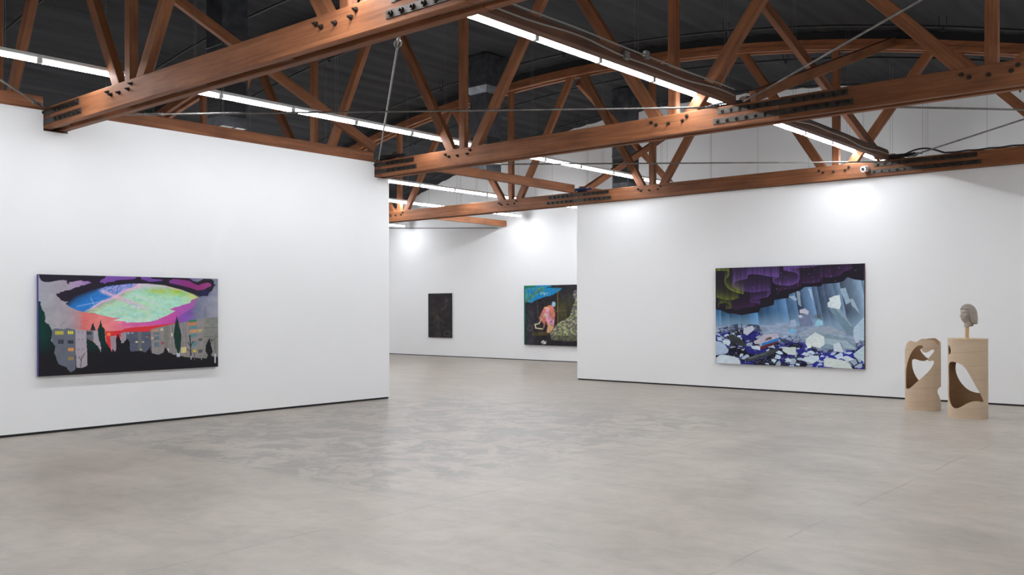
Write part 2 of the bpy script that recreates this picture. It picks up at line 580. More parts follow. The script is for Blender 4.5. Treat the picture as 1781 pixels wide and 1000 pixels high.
g = 0.137
Y1, Y2, Y3 = TRUSS_Y
tie_beam(-11.52, ROOM_Y0 + .01, Y1 - g, 'timber beam on the left white wall, in front of the nearest truss')
tie_beam(-11.52, Y1 + g, Y2 - g, 'long timber beam lying along the top of the left white wall between two trusses')
tie_beam(-11.42, Y2 + g, Y3 - g, 'timber beam spanning the gap between the left wall end and the far truss')
tie_beam(-11.42, Y3 + g, WALL_BACK_Y, 'timber beam behind the right white wall, from far truss to gable wall')
tie_beam(-17.6, Y3 + g, WALL_BACK_Y, 'timber beam ending at the gable wall above the small dark painting')
tie_beam(-17.6, Y2 + g, Y3 - g, 'timber beam in the back room, hidden behind the left white wall')
tie_beam(-5.05, ROOM_Y0 + .01, Y1 - g, 'dark beam nearest the viewer beside the lamp row', 3.92, 4.05, .10, M_WOOD_D)
tie_beam(-5.05, Y1 + g, Y2 - g, 'dark beam carrying two cables above the long bright lamp row at top centre', 3.92, 4.05, .10, M_WOOD_D)
tie_beam(-5.05, Y2 + g, Y3 - g, 'dark beam with cables between middle truss and far truss, right of centre', 3.92, 4.05, .10, M_WOOD_D)
tie_beam(-5.05, Y3 + g, WALL_BACK_Y, 'dark beam behind the far truss, running to the gable wall', 3.92, 4.05, .10, M_WOOD_D)


def brace(p0, p1, label):
    return tag(bar('sway_brace', p0, p1, 0.085, 0.14, M_WOOD), label, 'brace', 'slanting sway braces between the trusses')


zt = lambda x: arc_z(x, CHORD_LO_Z0) + .02
brace((-11.4, Y1 + .16, zt(-11.4) - .1), (-11.4, Y2 - .20, 4.12), 'long slanting brace dropping from the nearest truss to the left wall end')
brace((-11.32, Y3 + .15, 3.98), (-11.32, WALL_BACK_Y - .02, zt(-11.4) - .1), 'slanting brace rising behind the far truss, crossing its twin by the duct')
brace((-11.5, Y3 + .16, zt(-11.4) - .1), (-11.5, WALL_BACK_Y - .02, 4.12), 'slanting brace falling behind the far truss towards the gable wall')
brace((-4.925, Y2 + .15, 4.04), (-4.925, Y3 - .16, zt(-5) + .08), 'dark slanting brace rising from the middle truss splice to the far arch')
brace((-5.16, Y2 + .16, zt(-5) - .08), (-5.16, Y3 - .15, 3.99), 'slanting brace falling from the middle truss to the far truss splice')

# ------------------------------------------------------------------ tie rods
def rod(p0, p1, label, tb=None, r=0.0115):
    p0, p1 = Vector(p0), Vector(p1)
    T = empty('tie_rod', p0, label, 'tie rod', 'steel tie rods')
    d = p1 - p0
    b = bmesh.new()
    cyl(b, (0, 0, 0), d, r, n=10)
    bm_obj('rod', b, [M_ROD], T, smooth=40)
    if tb is not None:
        u = d.normalized()
        s = u.cross(Vector((0, 0, 1))).normalized()
        c = d * tb
        b = bmesh.new()
        pts = []
        for k in range(24):
            a = 2 * math.pi * k / 24
            ca, sa = math.cos(a), math.sin(a)
            pts.append(c + u * (0.085 * math.copysign(abs(ca) ** .6, ca)) + s * (0.028 * math.copysign(abs(sa) ** .6, sa)))
        pts.append(pts[0])
        tube(b, pts, 0.010, 8)
        for q in (-1, 1):
            cyl(b, c + u * q * 0.075, c + u * q * 0.12, 0.018, n=6)
        bm_obj('turnbuckle', b, [M_ROD], T, smooth=40)
    return T


rz = 3.875
rod((-11.38, Y1 + .14, rz), (-5.25, Y2 - .14, rz + .03), 'thin rod running from the left wall to the middle truss, turnbuckle by the wall', 0.132)
rod((-11.30, Y2 + .14, rz), (-5.0, Y3 - .14, rz), 'thin dark rod crossing in front of the gable, middle truss to far truss')
rod((-4.62, Y2 + .14, rz + .02), (.4, Y3 - .14, rz), 'level dark rod leaving the middle truss towards the right edge')
rod((-11.35, Y2 - .14, rz + .05), (-5.40, Y1 + .14, rz + .05), 'rod hanging steeply from the nearest truss with a turnbuckle near its top', 0.862)
rod((-4.9, Y2 - .14, rz + .05), (.55, Y1 + .14, rz), 'pale rod rising from the middle truss splice to the top edge')
rod((-4.7, Y3 - .14, rz + .05), (.4, Y2 + .14, rz + .05), 'dark rod rising from the far truss splice to the right edge')
rod((-11.45, Y1 - .14, rz + .06), (-5.2, -.55, rz + .06), 'short bit of rod at the left edge before the nearest truss', 0.03)
rod((-17.9, WALL_BACK_Y - .01, rz), (-23.3, Y3 + .14, rz), 'far thin rod above the small dark painting')

# ------------------------------------------------------------------ strip lights
FX_L = 1.075
def light_meshes():
    h = FX_L / 2
    b = bmesh.new()
    prof = [(-.030, .022), (-.036, .030), (-.030, .062), (.030, .062), (.036, .030), (.030, .022)]
    A = [b.verts.new((x, -h + .004, z)) for x, z in prof]; B = [b.verts.new((x, h - .004, z)) for x, z in prof]
    for i in range(6):
        j = (i + 1) % 6
        b.faces.new((A[j], A[i], B[i], B[j]))
    b.faces.new(A); b.faces.new(B[::-1])
    for s in (-1, 1):
        box(b, (-.026, min(s * (h - .004), s * (h - .03)), -.026), (.026, max(s * (h - .004), s * (h - .03)), .024))
    bmesh.ops.recalc_face_normals(b, faces=b.faces[:])
    house = bpy.data.meshes.new('housing'); b.to_mesh(house); b.free(); house.materials.append(M_WHITE)
    b = bmesh.new()
    prof = [(.024, .020), (.027, .0), (.018, -.022), (-.018, -.022), (-.027, .0), (-.024, .020)]
    A = [b.verts.new((x, -h + .032, z)) for x, z in prof]; B = [b.verts.new((x, h - .032, z)) for x, z in prof]
    for i in range(6):
        j = (i + 1) % 6
        b.faces.new((A[j], A[i], B[i], B[j])).material_index = 0 if i == 2 else 1
    b.faces.new(A).material_index = 1; b.faces.new(B[::-1]).material_index = 1
    bmesh.ops.recalc_face_normals(b, faces=b.faces[:])
    lens = bpy.data.meshes.new('lens'); b.to_mesh(lens); b.free(); lens.materials.append(TUBES['dimmed'][0]); lens.materials.append(TUBES['dimmed'][1])
    return house, lens


HOUSE, LENS = light_meshes()
LENSES = {'dimmed': LENS}                # strength tuned per row to even out the light on the walls
for k in ('boosted', 'back'):
    LENSES[k] = LENS.copy()
    LENSES[k].materials[0], LENSES[k].materials[1] = TUBES[k]
ORD = ['first', 'second', 'third', 'fourth', 'fifth', 'sixth', 'seventh', 'eighth', 'ninth', 'tenth', 'eleventh', 'twelfth', 'thirteenth',
       'fourteenth', 'fifteenth', 'sixteenth', 'seventeenth', 'eighteenth', 'nineteenth', 'twentieth', 'twenty-first', 'twenty-second']
ROWS = [(-10.08, 19.165, 'row beside the left white wall', 22),
        (-5.60, 19.825, 'row beside the dark cable beam', 22),
        (-0.95, 19.9, 'added unseen row off the right edge', 22),  # added lamp row out of view, lifts light on right wall and floor
        (-14.2, 20.05, 'row behind the left white wall', 20),
        (-16.75, 20.05, 'row left of the small dark painting', 12),
        (-21.6, 20.05, 'row farthest left in the back room', 12)]
for rx, yend, rname, cnt in ROWS:
    for i in range(cnt):
        yc = yend - FX_L / 2 - i * FX_L
        if yc < ROOM_Y0 + .6:
            break
        T = empty('strip_light', (rx, yc, LIGHT_Z), f'{ORD[i]} strip light from the gable wall, {rname}', 'strip light', f'strip lights, {rname}')
        obj('housing', HOUSE, [M_WHITE], T)
        row_power = 'boosted' if -7 < rx < -4 else 'back' if rx < -12 else 'dimmed'
        obj('lens', LENSES[row_power], TUBES[row_power], T)
        if i % 2 == 0:
            zr = arc_z(rx, ROOF_Z0) - LIGHT_Z - .02
            b = bmesh.new()
            for s in (-1, 1):
                cyl(b, (s * .022, 0.2, .05), (s * .022, 0.2, zr), 0.0019, n=5)
            bm_obj('hanger_wire', b, [M_WIRE], T)

# ------------------------------------------------------------------ ducts
def duct(x, y, zb, label, flare=0.0):
    T = empty('air_duct', (x, y, zb), label, 'duct', 'drop ducts with black grilles')
    w = 0.225
    ztop = arc_z(x, ROOF_Z0) - zb - .035
    b = bmesh.new()
    # open-bottomed square shaft, sheet seams as raised bands
    def ring(z, r): return [b.verts.new((sx * r, sy * r, z)) for sx, sy in ((-1, -1), (1, -1), (1, 1), (-1, 1))]
    prof = [(0.0, w - .01), (0.0, w), (.78, w), (.785, w + .014), (.805, w + .014), (.81, w), (1.25, w), (1.255, w + .014), (1.275, w + .014), (1.28, w),
            (1.6, w), (1.72, w + flare), (1.74, w + flare), (ztop, w + flare)]
    rs = [ring(z, r) for z, r in prof]
    for A, B in zip(rs, rs[1:]):
        for k in range(4):
            j = (k + 1) % 4
            b.faces.new((A[k], A[j], B[j], B[k]))
    bm_obj('duct_shaft', b, [M_GALV], T)
    for k, (nx, ny) in enumerate(((1, 0), (-1, 0), (0, 1), (0, -1))):
        b = bmesh.new()
        for z in np.arange(.17, .70, .028):
            if nx:
                box(b, (min(nx * w, nx * (w + .008)), -.18, z), (max(nx * w, nx * (w + .008)), .18, z + .022))
            else:
                box(b, (-.18, min(ny * w, ny * (w + .008)), z), (.18, max(ny * w, ny * (w + .008)), z + .022))
        if nx:
            box(b, (min(nx * w, nx * (w + .004)), -.19, .16), (max(nx * w, nx * (w + .004)), .19, .72))
        else:
            box(b, (-.19, min(ny * w, ny * (w + .004)), .16), (.19, max(ny * w, ny * (w + .004)), .72))
        bm_obj('grille', b, [M_GRILLE], T)
    b = bmesh.new()
    A = ring(.005, w - .012)
    top = b.verts.new((0, 0, .10))
    for k in range(4):
        b.faces.new((A[(k + 1) % 4], A[k], top))
    bm_obj('deflector', b, [M_WHITE], T)
    b = bmesh.new(); box(b, (-w, -.012, -.012), (w, .012, .0)); bm_obj('strap', b, [M_STEEL], T)
    return T


duct(-12.75, 8.05, 4.33, 'square metal duct above the left white wall with white deflector under it')
duct(-12.6, 13.95, 4.27, 'square metal duct hanging between middle and far truss, near the picture centre', .12)
duct(-11.95, 18.15, 4.27, 'square metal duct behind the far truss, in front of the gable wall')

# ------------------------------------------------------------------ sprinkler pipes under the roof
for y, lab in ((6.1, 'thin black pipe under the roof just beyond the nearest truss'), (8.9, 'thin black pipe under the roof just before the middle truss'),
               (11.28, 'thin black pipe under the roof just beyond the middle truss'), (14.37, 'thin black pipe under the roof just before the far truss'),
               (16.8, 'thin black pipe under the roof just beyond the far truss'), (19.4, 'thin black pipe under the roof nearest the gable wall')):
    T = empty('sprinkler_pipe', (MID_X, y, 6.2), lab, 'pipe', 'sprinkler pipes')
    b = bmesh.new()
    tube(b, [(x - MID_X, 0, arc_z(x, ROOF_Z0) - .17 - 6.2) for x in np.linspace(-23.2, 1.2, 26)], 0.02, 8)
    bm_obj('pipe', b, [M_PIPE], T, smooth=60)
    for x in (-21.2, -17.7, -14.3, -10.9, -7.4, -3.9, -.6):
        b = bmesh.new()
        z = arc_z(x, ROOF_Z0) - 6.2
        cyl(b, (x - MID_X - .05, 0, z - .15), (x - MID_X - .05, 0, z), .006, n=6)
        cyl(b, (x - MID_X + .05, 0, z - .15), (x - MID_X + .05, 0, z), .006, n=6)
        cyl(b, (x - MID_X, 0, z - .24), (x - MID_X, 0, z - .15), .018, n=8)
        bm_obj('pipe_hanger', b, [M_PIPE], T)

# ------------------------------------------------------------------ cables and small gear
def cable(pts, r, m, label, name='cable'):
    b = bmesh.new()
    tube(b, pts, r, 7)
    return tag(bm_obj(name, b, [m], None, smooth=60), label, 'cable', 'cables along the beams')


random.seed(3)
def run(x, z, ya, yb, amp, n=26):
    out = []
    for i in range(n):
        y = ya + (yb - ya) * i / (n - 1)
        out.append((x, y, z + amp * math.sin(y * 2.1) + amp * .5 * math.sin(y * 4.7 + 1)))
    return out


fx = -5.05 + .05
cable(run(fx + .009, 4.068, Y1 + .2, Y2 - .2, .004), .009, M_CABLE, 'upper grey cable along the dark beam above the brightest lamp row')
cable(run(fx + .009, 3.985, Y1 + .2, Y2 - .2, .018), .009, M_CABLE, 'lower wavy grey cable on the dark beam above the brightest lamp row')
cable(run(fx + .009, 3.985, Y2 + .2, Y3 - .2, .020), .009, M_CABLE, 'wavy grey cable on the dark beam before the far truss')
for k in range(4):
    cable(run(fx - .02 - .025 * k, 4.062 + .006 * (k % 2), Y2 + .2, Y3 - .15, .004), .011, M_CABLE if k % 2 else M_BLKCABLE,
          ['outermost black cable', 'second grey cable', 'third black cable', 'innermost grey cable'][k] + ' on top of the dark beam before the far truss')
for i, (y, z, lab) in enumerate(((7.58, 3.985, 'small grey junction box low on the dark cable beam'), (7.95, 4.065, 'small grey junction box on the top edge of the cable beam'))):
    b = bmesh.new(); box(b, (-.02, -.038, -.04), (.02, .038, .04)); bmesh.ops.bevel(b, geom=b.edges[:], offset=.004, segments=1, affect='EDGES')
    tag(bm_obj('junction_box', b, [M_BOX], None, (fx + .022, y, z)), lab, 'junction box')


def coil(c, label, m, seed, spread=(.28, .12, .05), r=.010, n=40):
    random.seed(seed)
    pts = []
    for i in range(n):
        a = i * 0.9
        k = .5 + .5 * random.random()
        pts.append((c[0] + spread[0] * math.cos(a) * k, c[1] + spread[1] * math.sin(a) * k, c[2] + spread[2] * abs(math.sin(i * 1.7)) + r))
    P = []
    for i in range(len(pts) - 1):   # smooth with midpoints
        p, q = Vector(pts[i]), Vector(pts[i + 1])
        P += [p * .75 + q * .25, p * .25 + q * .75]
    b = bmesh.new(); tube(b, P, r, 6)
    return tag(bm_obj('cable_coil', b, [m], None, smooth=60), label, 'cable', 'loose coils of cable on the trusses')


coil((-11.25, Y2, CH_HI), 'tangle of black cable lying on the middle truss beside the left wall end', M_BLKCABLE, 1, (.5, .1, .10))
coil((-11.35, Y3, CH_HI), 'tangle of blue and black cable on the far truss above the right wall corner', M_BLUECABLE, 2, (.35, .1, .09))
coil((-4.9, Y3, CH_HI), 'tangle of dark cable on the far truss above the two cut tubes', M_BLKCABLE, 4, (.45, .1, .09))
coil((-5.2, Y2, CH_HI), 'tangle of grey cable on the middle truss at the end of the cable beam', M_BLKCABLE, 5, (.35, .1, .06), .008)
cable([(-4.85 + .05 * i, Y3 - .122, CH_HI + .015 + (.11 * math.sin(math.pi * i / 14) if i < 14 else .004 * math.sin(i))) for i in range(44)], .014, M_BLKCABLE, 'thick black cable arching over the far truss splice')

T = empty('security_camera', (-5.36, Y3 - .137, 3.80), 'small white round security camera on the far truss beside the steel straps', 'camera')
b = bmesh.new(); cyl(b, (0, 0, 0), (0, -.03, 0), .05, .045, n=20); bm_obj('mount', b, [M_WHITE], T, smooth=40)
b = bmesh.new(); cyl(b, (0, -.03, 0), (-.02, -.12, -.02), .042, .05, n=20); bm_obj('body', b, [M_WHITE], T, smooth=40)
b = bmesh.new(); cyl(b, (-.02, -.1195, -.02), (-.021, -.126, -.021), .027, n=20); bm_obj('lens', b, [M_BLACK], T, smooth=40)

# ------------------------------------------------------------------ paintings
def _lat(seed):
    return np.random.RandomState(seed).rand(128, 128)


def vnoise(x, y, seed=0):
    L = _lat(seed)
    xi, yi = np.floor(x).astype(int), np.floor(y).astype(int)
    fx_, fy_ = x - xi, y - yi
    fx_, fy_ = fx_ * fx_ * (3 - 2 * fx_), fy_ * fy_ * (3 - 2 * fy_)
    g = lambda i, j: L[i % 128, j % 128]
    return (g(xi, yi) * (1 - fx_) + g(xi + 1, yi) * fx_) * (1 - fy_) + (g(xi, yi + 1) * (1 - fx_) + g(xi + 1, yi + 1) * fx_) * fy_


def fbm(x, y, seed=0, o=4):
    s, a, t = 0, 0.5, 0
    for k in range(o):
        s = s + a * vnoise(x * 2 ** k + 17 * k, y * 2 ** k + 31 * k, seed + k)
        t += a
        a *= .5
    return s / t


def inside(X, Y, poly):
    r = np.zeros(X.shape, bool)
    n = len(poly)
    for i in range(n):
        x0, y0 = poly[i]
        x1, y1 = poly[(i + 1) % n]
        if y0 == y1:
            continue
        c = ((y0 > Y) != (y1 > Y)) & (X < (x1 - x0) * (Y - y0) / (y1 - y0) + x0)
        r ^= c
    return r


def sstep(v, a, b):
    t = np.clip((v - a) / (b - a), 0, 1)
    return t * t * (3 - 2 * t)


def seg_dist(X, Y, pts):
    d = np.full(X.shape, 1e9)
    for (x0, y0), (x1, y1) in zip(pts, pts[1:]):
        dx, dy = x1 - x0, y1 - y0
        t = np.clip(((X - x0) * dx + (Y - y0) * dy) / (dx * dx + dy * dy + 1e-9), 0, 1)
        d = np.minimum(d, np.hypot(X - x0 - t * dx, Y - y0 - t * dy))
    return d


class Picture:
    """colours on a grid; drawn in the units of a sheet whose corners are the given quad"""
    def __init__(s, w, h, quad):
        u, v = np.meshgrid((np.arange(w) + .0) / (w - 1), (np.arange(h) + .0) / (h - 1))
        (x0, y0), (x1, y1), (x2, y2), (x3, y3) = quad       # TL TR BR BL
        sx, sy = x0 - x1 + x2 - x3, y0 - y1 + y2 - y3
        dx1, dx2, dy1, dy2 = x1 - x2, x3 - x2, y1 - y2, y3 - y2
        den = dx1 * dy2 - dx2 * dy1
        g = (sx * dy2 - dx2 * sy) / den
        hh = (dx1 * sy - sx * dy1) / den
        a, b_, c = x1 - x0 + g * x1, x3 - x0 + hh * x3, x0
        d, e, f = y1 - y0 + g * y1, y3 - y0 + hh * y3, y0
        q = g * u + hh * v + 1
        s.X, s.Y = (a * u + b_ * v + c) / q, (d * u + e * v + f) / q
        s.w, s.h = w, h
        s.C = np.zeros((h, w, 3))

    def put(s, mask, col, al=1.0):
        m = (mask.astype(float) if mask.dtype == bool else mask) * al
        col = np.asarray(col, float)
        s.C = s.C * (1 - m[..., None]) + col * m[..., None]

    def poly(s, pts, col, al=1.0, jit=0, js=14.0, seed=5):
        X, Y = s.X, s.Y
        if jit:
            X = X + jit * (fbm(X / js, Y / js, seed, 3) - .5) * 2
            Y = Y + jit * (fbm(X / js + 50, Y / js + 9, seed + 7, 3) - .5) * 2
        m = inside(X, Y, pts)
        s.put(m, col, al)
        return m

    def soften(s, times):
        for _ in range(times):
            P = np.pad(s.C, ((1, 1), (1, 1), (0, 0)), 'edge')
            s.C = (P[1:-1, 1:-1] * 2 + P[:-2, 1:-1] + P[2:, 1:-1] + P[1:-1, :-2] + P[1:-1, 2:]) / 6

    def grad_x(s, stops, V=None):
        V = s.X if V is None else V
        xs = [a for a, _ in stops]
        return np.stack([np.interp(V, xs, [c[k] for _, c in stops]) for k in range(3)], -1)


def lin(c):
    c = np.clip(c / 255.0, 0, 1)
    return np.where(c <= .04045, c / 12.92, ((c + .055) / 1.055) ** 2.4)


def paint_mat(name):
    m, nt, bs = new_mat(name)
    a = N(nt, 'ShaderNodeAttribute', attribute_name='paint')
    nt.links.new(a.outputs['Color'], bs.inputs['Base Color'])
    bs.inputs['Roughness'].default_value = 0.6
    bs.inputs['Specular IOR Level'].default_value = 0.25
    return m


M_PAINT = paint_mat('oil_paint')


def hang(pic, width, height, depth, label, face, edge_cols, gain=1.0, gap=0.012):
    """face: (origin bottom-left, unit vector along the picture, outward normal)"""
    org, U, Nn = (Vector(v) for v in face)
    T = empty('painting', org + U * width / 2, label, 'painting')
    w, h = pic.w, pic.h
    u, v = np.meshgrid(np.arange(w) / (w - 1), np.arange(h) / (h - 1))
    co = np.empty((h, w, 3))
    for k in range(3):
        co[..., k] = U[k] * (u - .5) * width + Nn[k] * (depth + gap)
    co[..., 2] += (1 - v) * height
    idx = np.arange(w * h).reshape(h, w)
    faces = np.stack([idx[1:, :-1], idx[1:, 1:], idx[:-1, 1:], idx[:-1, :-1]], -1).reshape(-1, 4)
    me = bpy.data.meshes.new('canvas')
    nf = len(faces)
    me.vertices.add(w * h)
    me.vertices.foreach_set('co', co.reshape(-1).astype(np.float32))
    me.loops.add(nf * 4)
    me.loops.foreach_set('vertex_index', faces.reshape(-1).astype(np.int32))
    me.polygons.add(nf)
    me.polygons.foreach_set('loop_start', (np.arange(nf) * 4).astype(np.int32))
    me.update(calc_edges=True)
    at = me.color_attributes.new('paint', 'FLOAT_COLOR', 'POINT')
    rgba = np.ones((w * h, 4), np.float32)
    rgba[:, :3] = np.clip(lin(pic.C.reshape(-1, 3)) * gain, 0.002, .95)
    at.data.foreach_set('color', rgba.reshape(-1))
    obj('canvas', me, [M_PAINT], T)
    # painted canvas edges wrapped round the stretcher, one strip per side
    mats = [plain('canvas_edge_' + k, srgb(*c), 0.7) for k, c in zip('abcd', edge_cols)]
    b = bmesh.new()
    P = lambda a, z, n: b.verts.new(U * (a - width / 2) + Nn * n + Vector((0, 0, z)))
    d0, d1 = gap, gap + depth - .0008
    cs = [(0, 0), (width, 0), (width, height), (0, height)]
    A = [P(a, z, d0) for a, z in cs]; B = [P(a, z, d1) for a, z in cs]
    for k in range(4):               # bottom, right, top, left
        j = (k + 1) % 4
        b.faces.new((A[k], A[j], B[j], B[k])).material_index = k
    b.faces.new(A[::-1]).material_index = 0
    b.faces.new(B).material_index = 0
    bmesh.ops.recalc_face_normals(b, faces=b.faces[:])
    bm_obj('canvas_edge', b, mats, T)
    b = bmesh.new()
    for a in (.2, .8):
        c = U * (a * width - width / 2)
        z = height * .8
        pts = [c + Nn * 0 + Vector((0, 0, z - .03)), c + Nn * (gap + .001) + Vector((0, 0, z + .03))]
        lo = [min(p[k] for p in pts) - (.02 if abs(U[k]) > .5 else 0) for k in range(3)]
        hi = [max(p[k] for p in pts) + (.02 if abs(U[k]) > .5 else 0) for k in range(3)]
        box(b, lo, hi)
    bm_obj('hanging_cleat', b, [M_STEEL], T)
    return T


GAIN = 1.12

# --- 1: night housing blocks under an oval opening in the clouds
p = Picture(620, 340, [(78, 55), (1610, 100), (1610, 878), (72, 958)])
X, Y = p.X, p.Y
A = lambda pts: [(25 + x / 2, 25 + y / 2) for x, y in pts]          # upper left sheet
B = lambda pts: [(825 + x / 2, 25 + y / 2) for x, y in pts]         # upper right
Cc = lambda pts: [(25 + x / 2, 500 + y / 2) for x, y in pts]        # lower left
D = lambda pts: [(825 + x / 2, 475 + y / 2) for x, y in pts]        # lower right
sky = p.grad_x([(80, (158, 162, 170)), (340, (164, 152, 160)), (425, (182, 134, 138)), (455, (216, 112, 110)), (640, (232, 134, 132)), (790, (228, 120, 145)),
                (900, (212, 104, 158)), (1100, (204, 88, 168)), (1220, (190, 76, 160)), (1285, (138, 84, 178)), (1370, (124, 88, 168)), (1425, (114, 118, 142)), (1610, (152, 152, 166))])
p.put(np.ones(X.shape, bool), sky)
k = sstep(Y, 330, 60)[..., None] * sstep(X, 700, 300)[..., None]
p.C = p.C * (1 - k * .5) + np.array((150, 148, 165)) * k * .5
k = (sstep(Y, 300, 225) * sstep(X, 660, 600) * sstep(X, 260, 420))[..., None]
p.C = p.C * (1 - k) + p.grad_x([(260, (160, 152, 166)), (420, (164, 138, 178)), (540, (134, 92, 166))]) * k
k = sstep(Y, 300, 110)[..., None] * sstep(X, 1380, 1500)[..., None]
p.C = p.C * (1 - k) + np.array((124, 128, 148)) * k
p.C += ((fbm(X / 60, Y / 40, 3) - .5) * 22)[..., None]
p.poly([(640, 560), (720, 558), (790, 552), (800, 540), (865, 528), (1050, 512), (1240, 488), (1240, 620), (800, 600), (690, 640), (690, 730), (655, 690), (648, 600)], (212, 52, 58), jit=2)
p.put(np.hypot(X - 673, Y - 586) < 17, (238, 128, 70))
p.poly(B([(-80, 900), (120, 905), (480, 880), (560, 850), (690, 815), (840, 720), (740, 690), (830, 650), (930, 620), (1100, 545), (1220, 480), (1150, 650), (830, 860), (400, 960), (-80, 985)]), (206, 88, 166), .5)
p.put((Y > 770) | ((Y > 640) & (X > 700)), (24, 22, 28))
# the oval of light
hole = A([(560, 580), (610, 540), (640, 475), (800, 405), (1000, 325), (1300, 255), (1700, 205)]) + \
    B([(150, 222), (300, 215), (480, 222), (650, 250), (850, 278), (1000, 318), (1150, 378), (1300, 452), (1200, 490), (1110, 530), (1090, 575), (930, 620), (920, 632), (830, 650), (740, 690),
       (845, 715), (690, 800), (560, 850), (540, 870), (400, 905), (200, 918), (120, 912)]) + A([(1590, 920), (1590, 895), (1370, 880), (1500, 835), (1370, 830), (1130, 775), (1050, 745), (890, 735), (740, 690), (640, 640)])
hm = inside(X + 3 * (fbm(X / 12, Y / 12, 8) - .5), Y + 3 * (fbm(X / 12, Y / 12, 9) - .5), hole)
mint = np.array((172, 218, 196)); blue = np.array((44, 122, 200)); dblue = np.array((30, 96, 160)); yg = np.array((160, 196, 70)); tan = np.array((172, 164, 122)); pink = np.array((228, 182, 208))
inn = np.tile(mint * 1.0, X.shape + (1,))
diag = (X - 480) * (150 - 375) / (930 - 480) + 375 - Y           # positive above the long streak
mixk = lambda c, kk: inn * (1 - kk[..., None]) + c * kk[..., None]
tk = sstep(diag, -75, -10) * sstep(X, 980, 700)
inn = mixk(tan, tk * .9)
inn = mixk(np.array((110, 150, 190)), sstep(diag, -28, 0) * sstep(X, 900, 650))
inn = mixk(blue, sstep(diag, -3, 6) * sstep(X, 960, 900))
inn = mixk(dblue, sstep(diag, 60, 130) * sstep(X, 700, 450) * .8)
yk = np.exp(-((Y - 190 - (X - 1180) * .11 * (X > 1180)) / 44) ** 2) * sstep(X, 930, 1090)
inn = mixk(yg, np.clip(yk * 1.1, 0, 1))
inn = mixk(np.array((205, 205, 110)), sstep(X, 1330, 1430) * .9)
inn = mixk(np.array((225, 190, 170)), np.exp(-((Y - 158 - (X - 1180) * .33) / 12) ** 2) * sstep(X, 1150, 1250) * .8)
inn = mixk(np.array((196, 226, 215)), sstep(Y, 380, 470) * .7)
# pink weave
weave = vnoise(X / 9 + Y / 4, Y / 3.2, 21)
band1 = np.exp(-((diag - 6 * np.sin(X / 30)) / 13) ** 2) * sstep(X, 470, 560) * sstep(X, 1010, 930)
band2 = np.exp(-(((X - 560) * .42 + 180 - Y) / 20) ** 2) * sstep(X, 560, 640) * sstep(X, 1060, 900)
fan = sstep(diag, 0, 20) * sstep(X, 560, 680) * sstep(Y, 250, 190) * (weave > .50) * .85
rim = sstep(Y, 215, 165) * sstep(X, 850, 930) * sstep(X, 1420, 1150) * (.45 + .55 * (weave > .45))
inn = mixk(pink, np.clip(band1 * (.7 + .6 * weave), 0, 1))
inn = mixk(pink, np.clip(band2 * (.6 + .6 * weave), 0, 1))
inn = mixk(np.array((205, 168, 215)), fan)
inn = mixk(pink, np.clip(rim, 0, 1))
for pts, wd in ((((520, 260), (555, 340)), 2.5), (((400, 340), (640, 290)), 2.2), (((480, 375), (700, 330)), 1.6), (((690, 400), (905, 345)), 4), (((830, 330), (1010, 360)), 6), (((900, 240), (1090, 318)), 7), (((620, 215), (700, 170)), 2.5)):
    inn = mixk(np.array((214, 214, 222)), np.exp(-(seg_dist(X, Y, pts) / wd) ** 2) * .75)
inn = mixk(np.array((132, 204, 190)), sstep(fbm((X + Y) / 70, (Y - X * .25) / 26, 25), .52, .66) * sstep(diag, 0, -30) * .4)
inn = mixk(np.array((190, 214, 160)), sstep(fbm((X - 2 * Y) / 80, (Y + X * .3) / 30, 26), .5, .64) * sstep(diag, 0, -30) * .3)
inn += ((fbm(X / 22 + Y / 60, Y / 12, 5) - .5) * 26)[..., None]
# darkness along the upper rim
rimx = [300, 400, 500, 650, 850, 1000, 1150, 1300, 1400, 1475]
rimy = [300, 225, 190, 155, 135, 135, 150, 190, 225, 262]
dr = Y - np.interp(X, rimx, rimy)
dk = sstep(dr, np.interp(X, [280, 520, 650, 1000, 1300, 1480], [95, 60, 14, 6, 12, 30]), 0)
inn = mixk(np.array((34, 38, 58)), dk)
p.put(hm, inn)
p.put((dr < 6) & (dr > -40) & (X > 300) & (X < 1440) & (Y < 300), (36, 29, 44), sstep(dr, 8, 2))
blk = (36, 29, 44)
p.poly(A([(110, 55), (120, 110), (150, 170), (200, 195), (280, 200), (350, 190), (450, 170), (520, 163), (590, 175), (585, 210), (605, 235), (640, 235), (620, 205), (700, 195), (830, 170), (870, 190), (960, 185),
          (960, 205), (1010, 212), (930, 240), (880, 258), (800, 265), (820, 280), (730, 295), (640, 340), (540, 350), (530, 365), (470, 375), (470, 395), (400, 405), (420, 450), (460, 480), (490, 520), (560, 545),
          (640, 535), (690, 470), (800, 420), (1000, 340), (1300, 270), (1700, 222)]) + B([(150, 225), (300, 215), (480, 220), (650, 247), (850, 275), (1000, 315), (1150, 375), (1280, 452), (1390, 455), (1410, 430), (1410, 400),
          (1470, 360), (1500, 290), (1530, 255), (1500, 240), (1505, 190), (1450, 155), (1330, 150), (1260, 185), (1220, 205), (1150, 190), (1080, 140), (420, 90), (-100, 40)]), blk, jit=1.5)
p.put(inside(X, Y, A([(1010, 212), (700, 185), (830, 168), (870, 190), (960, 185)])) & (Y > 110), (160, 130, 180), .6)
p.poly(A([(1255, 80), (1240, 130), (1170, 165), (1145, 205), (1190, 210), (1240, 235), (1270, 205), (1400, 195), (1430, 170), (1700, 155)]) + B([(150, 145), (170, 128), (100, 90)]), (120, 78, 160), jit=2)
p.poly(B([(250, 110), (420, 118), (440, 150), (600, 160), (630, 180), (520, 192), (400, 200), (330, 175), (255, 155)]), (112, 74, 156), jit=2)
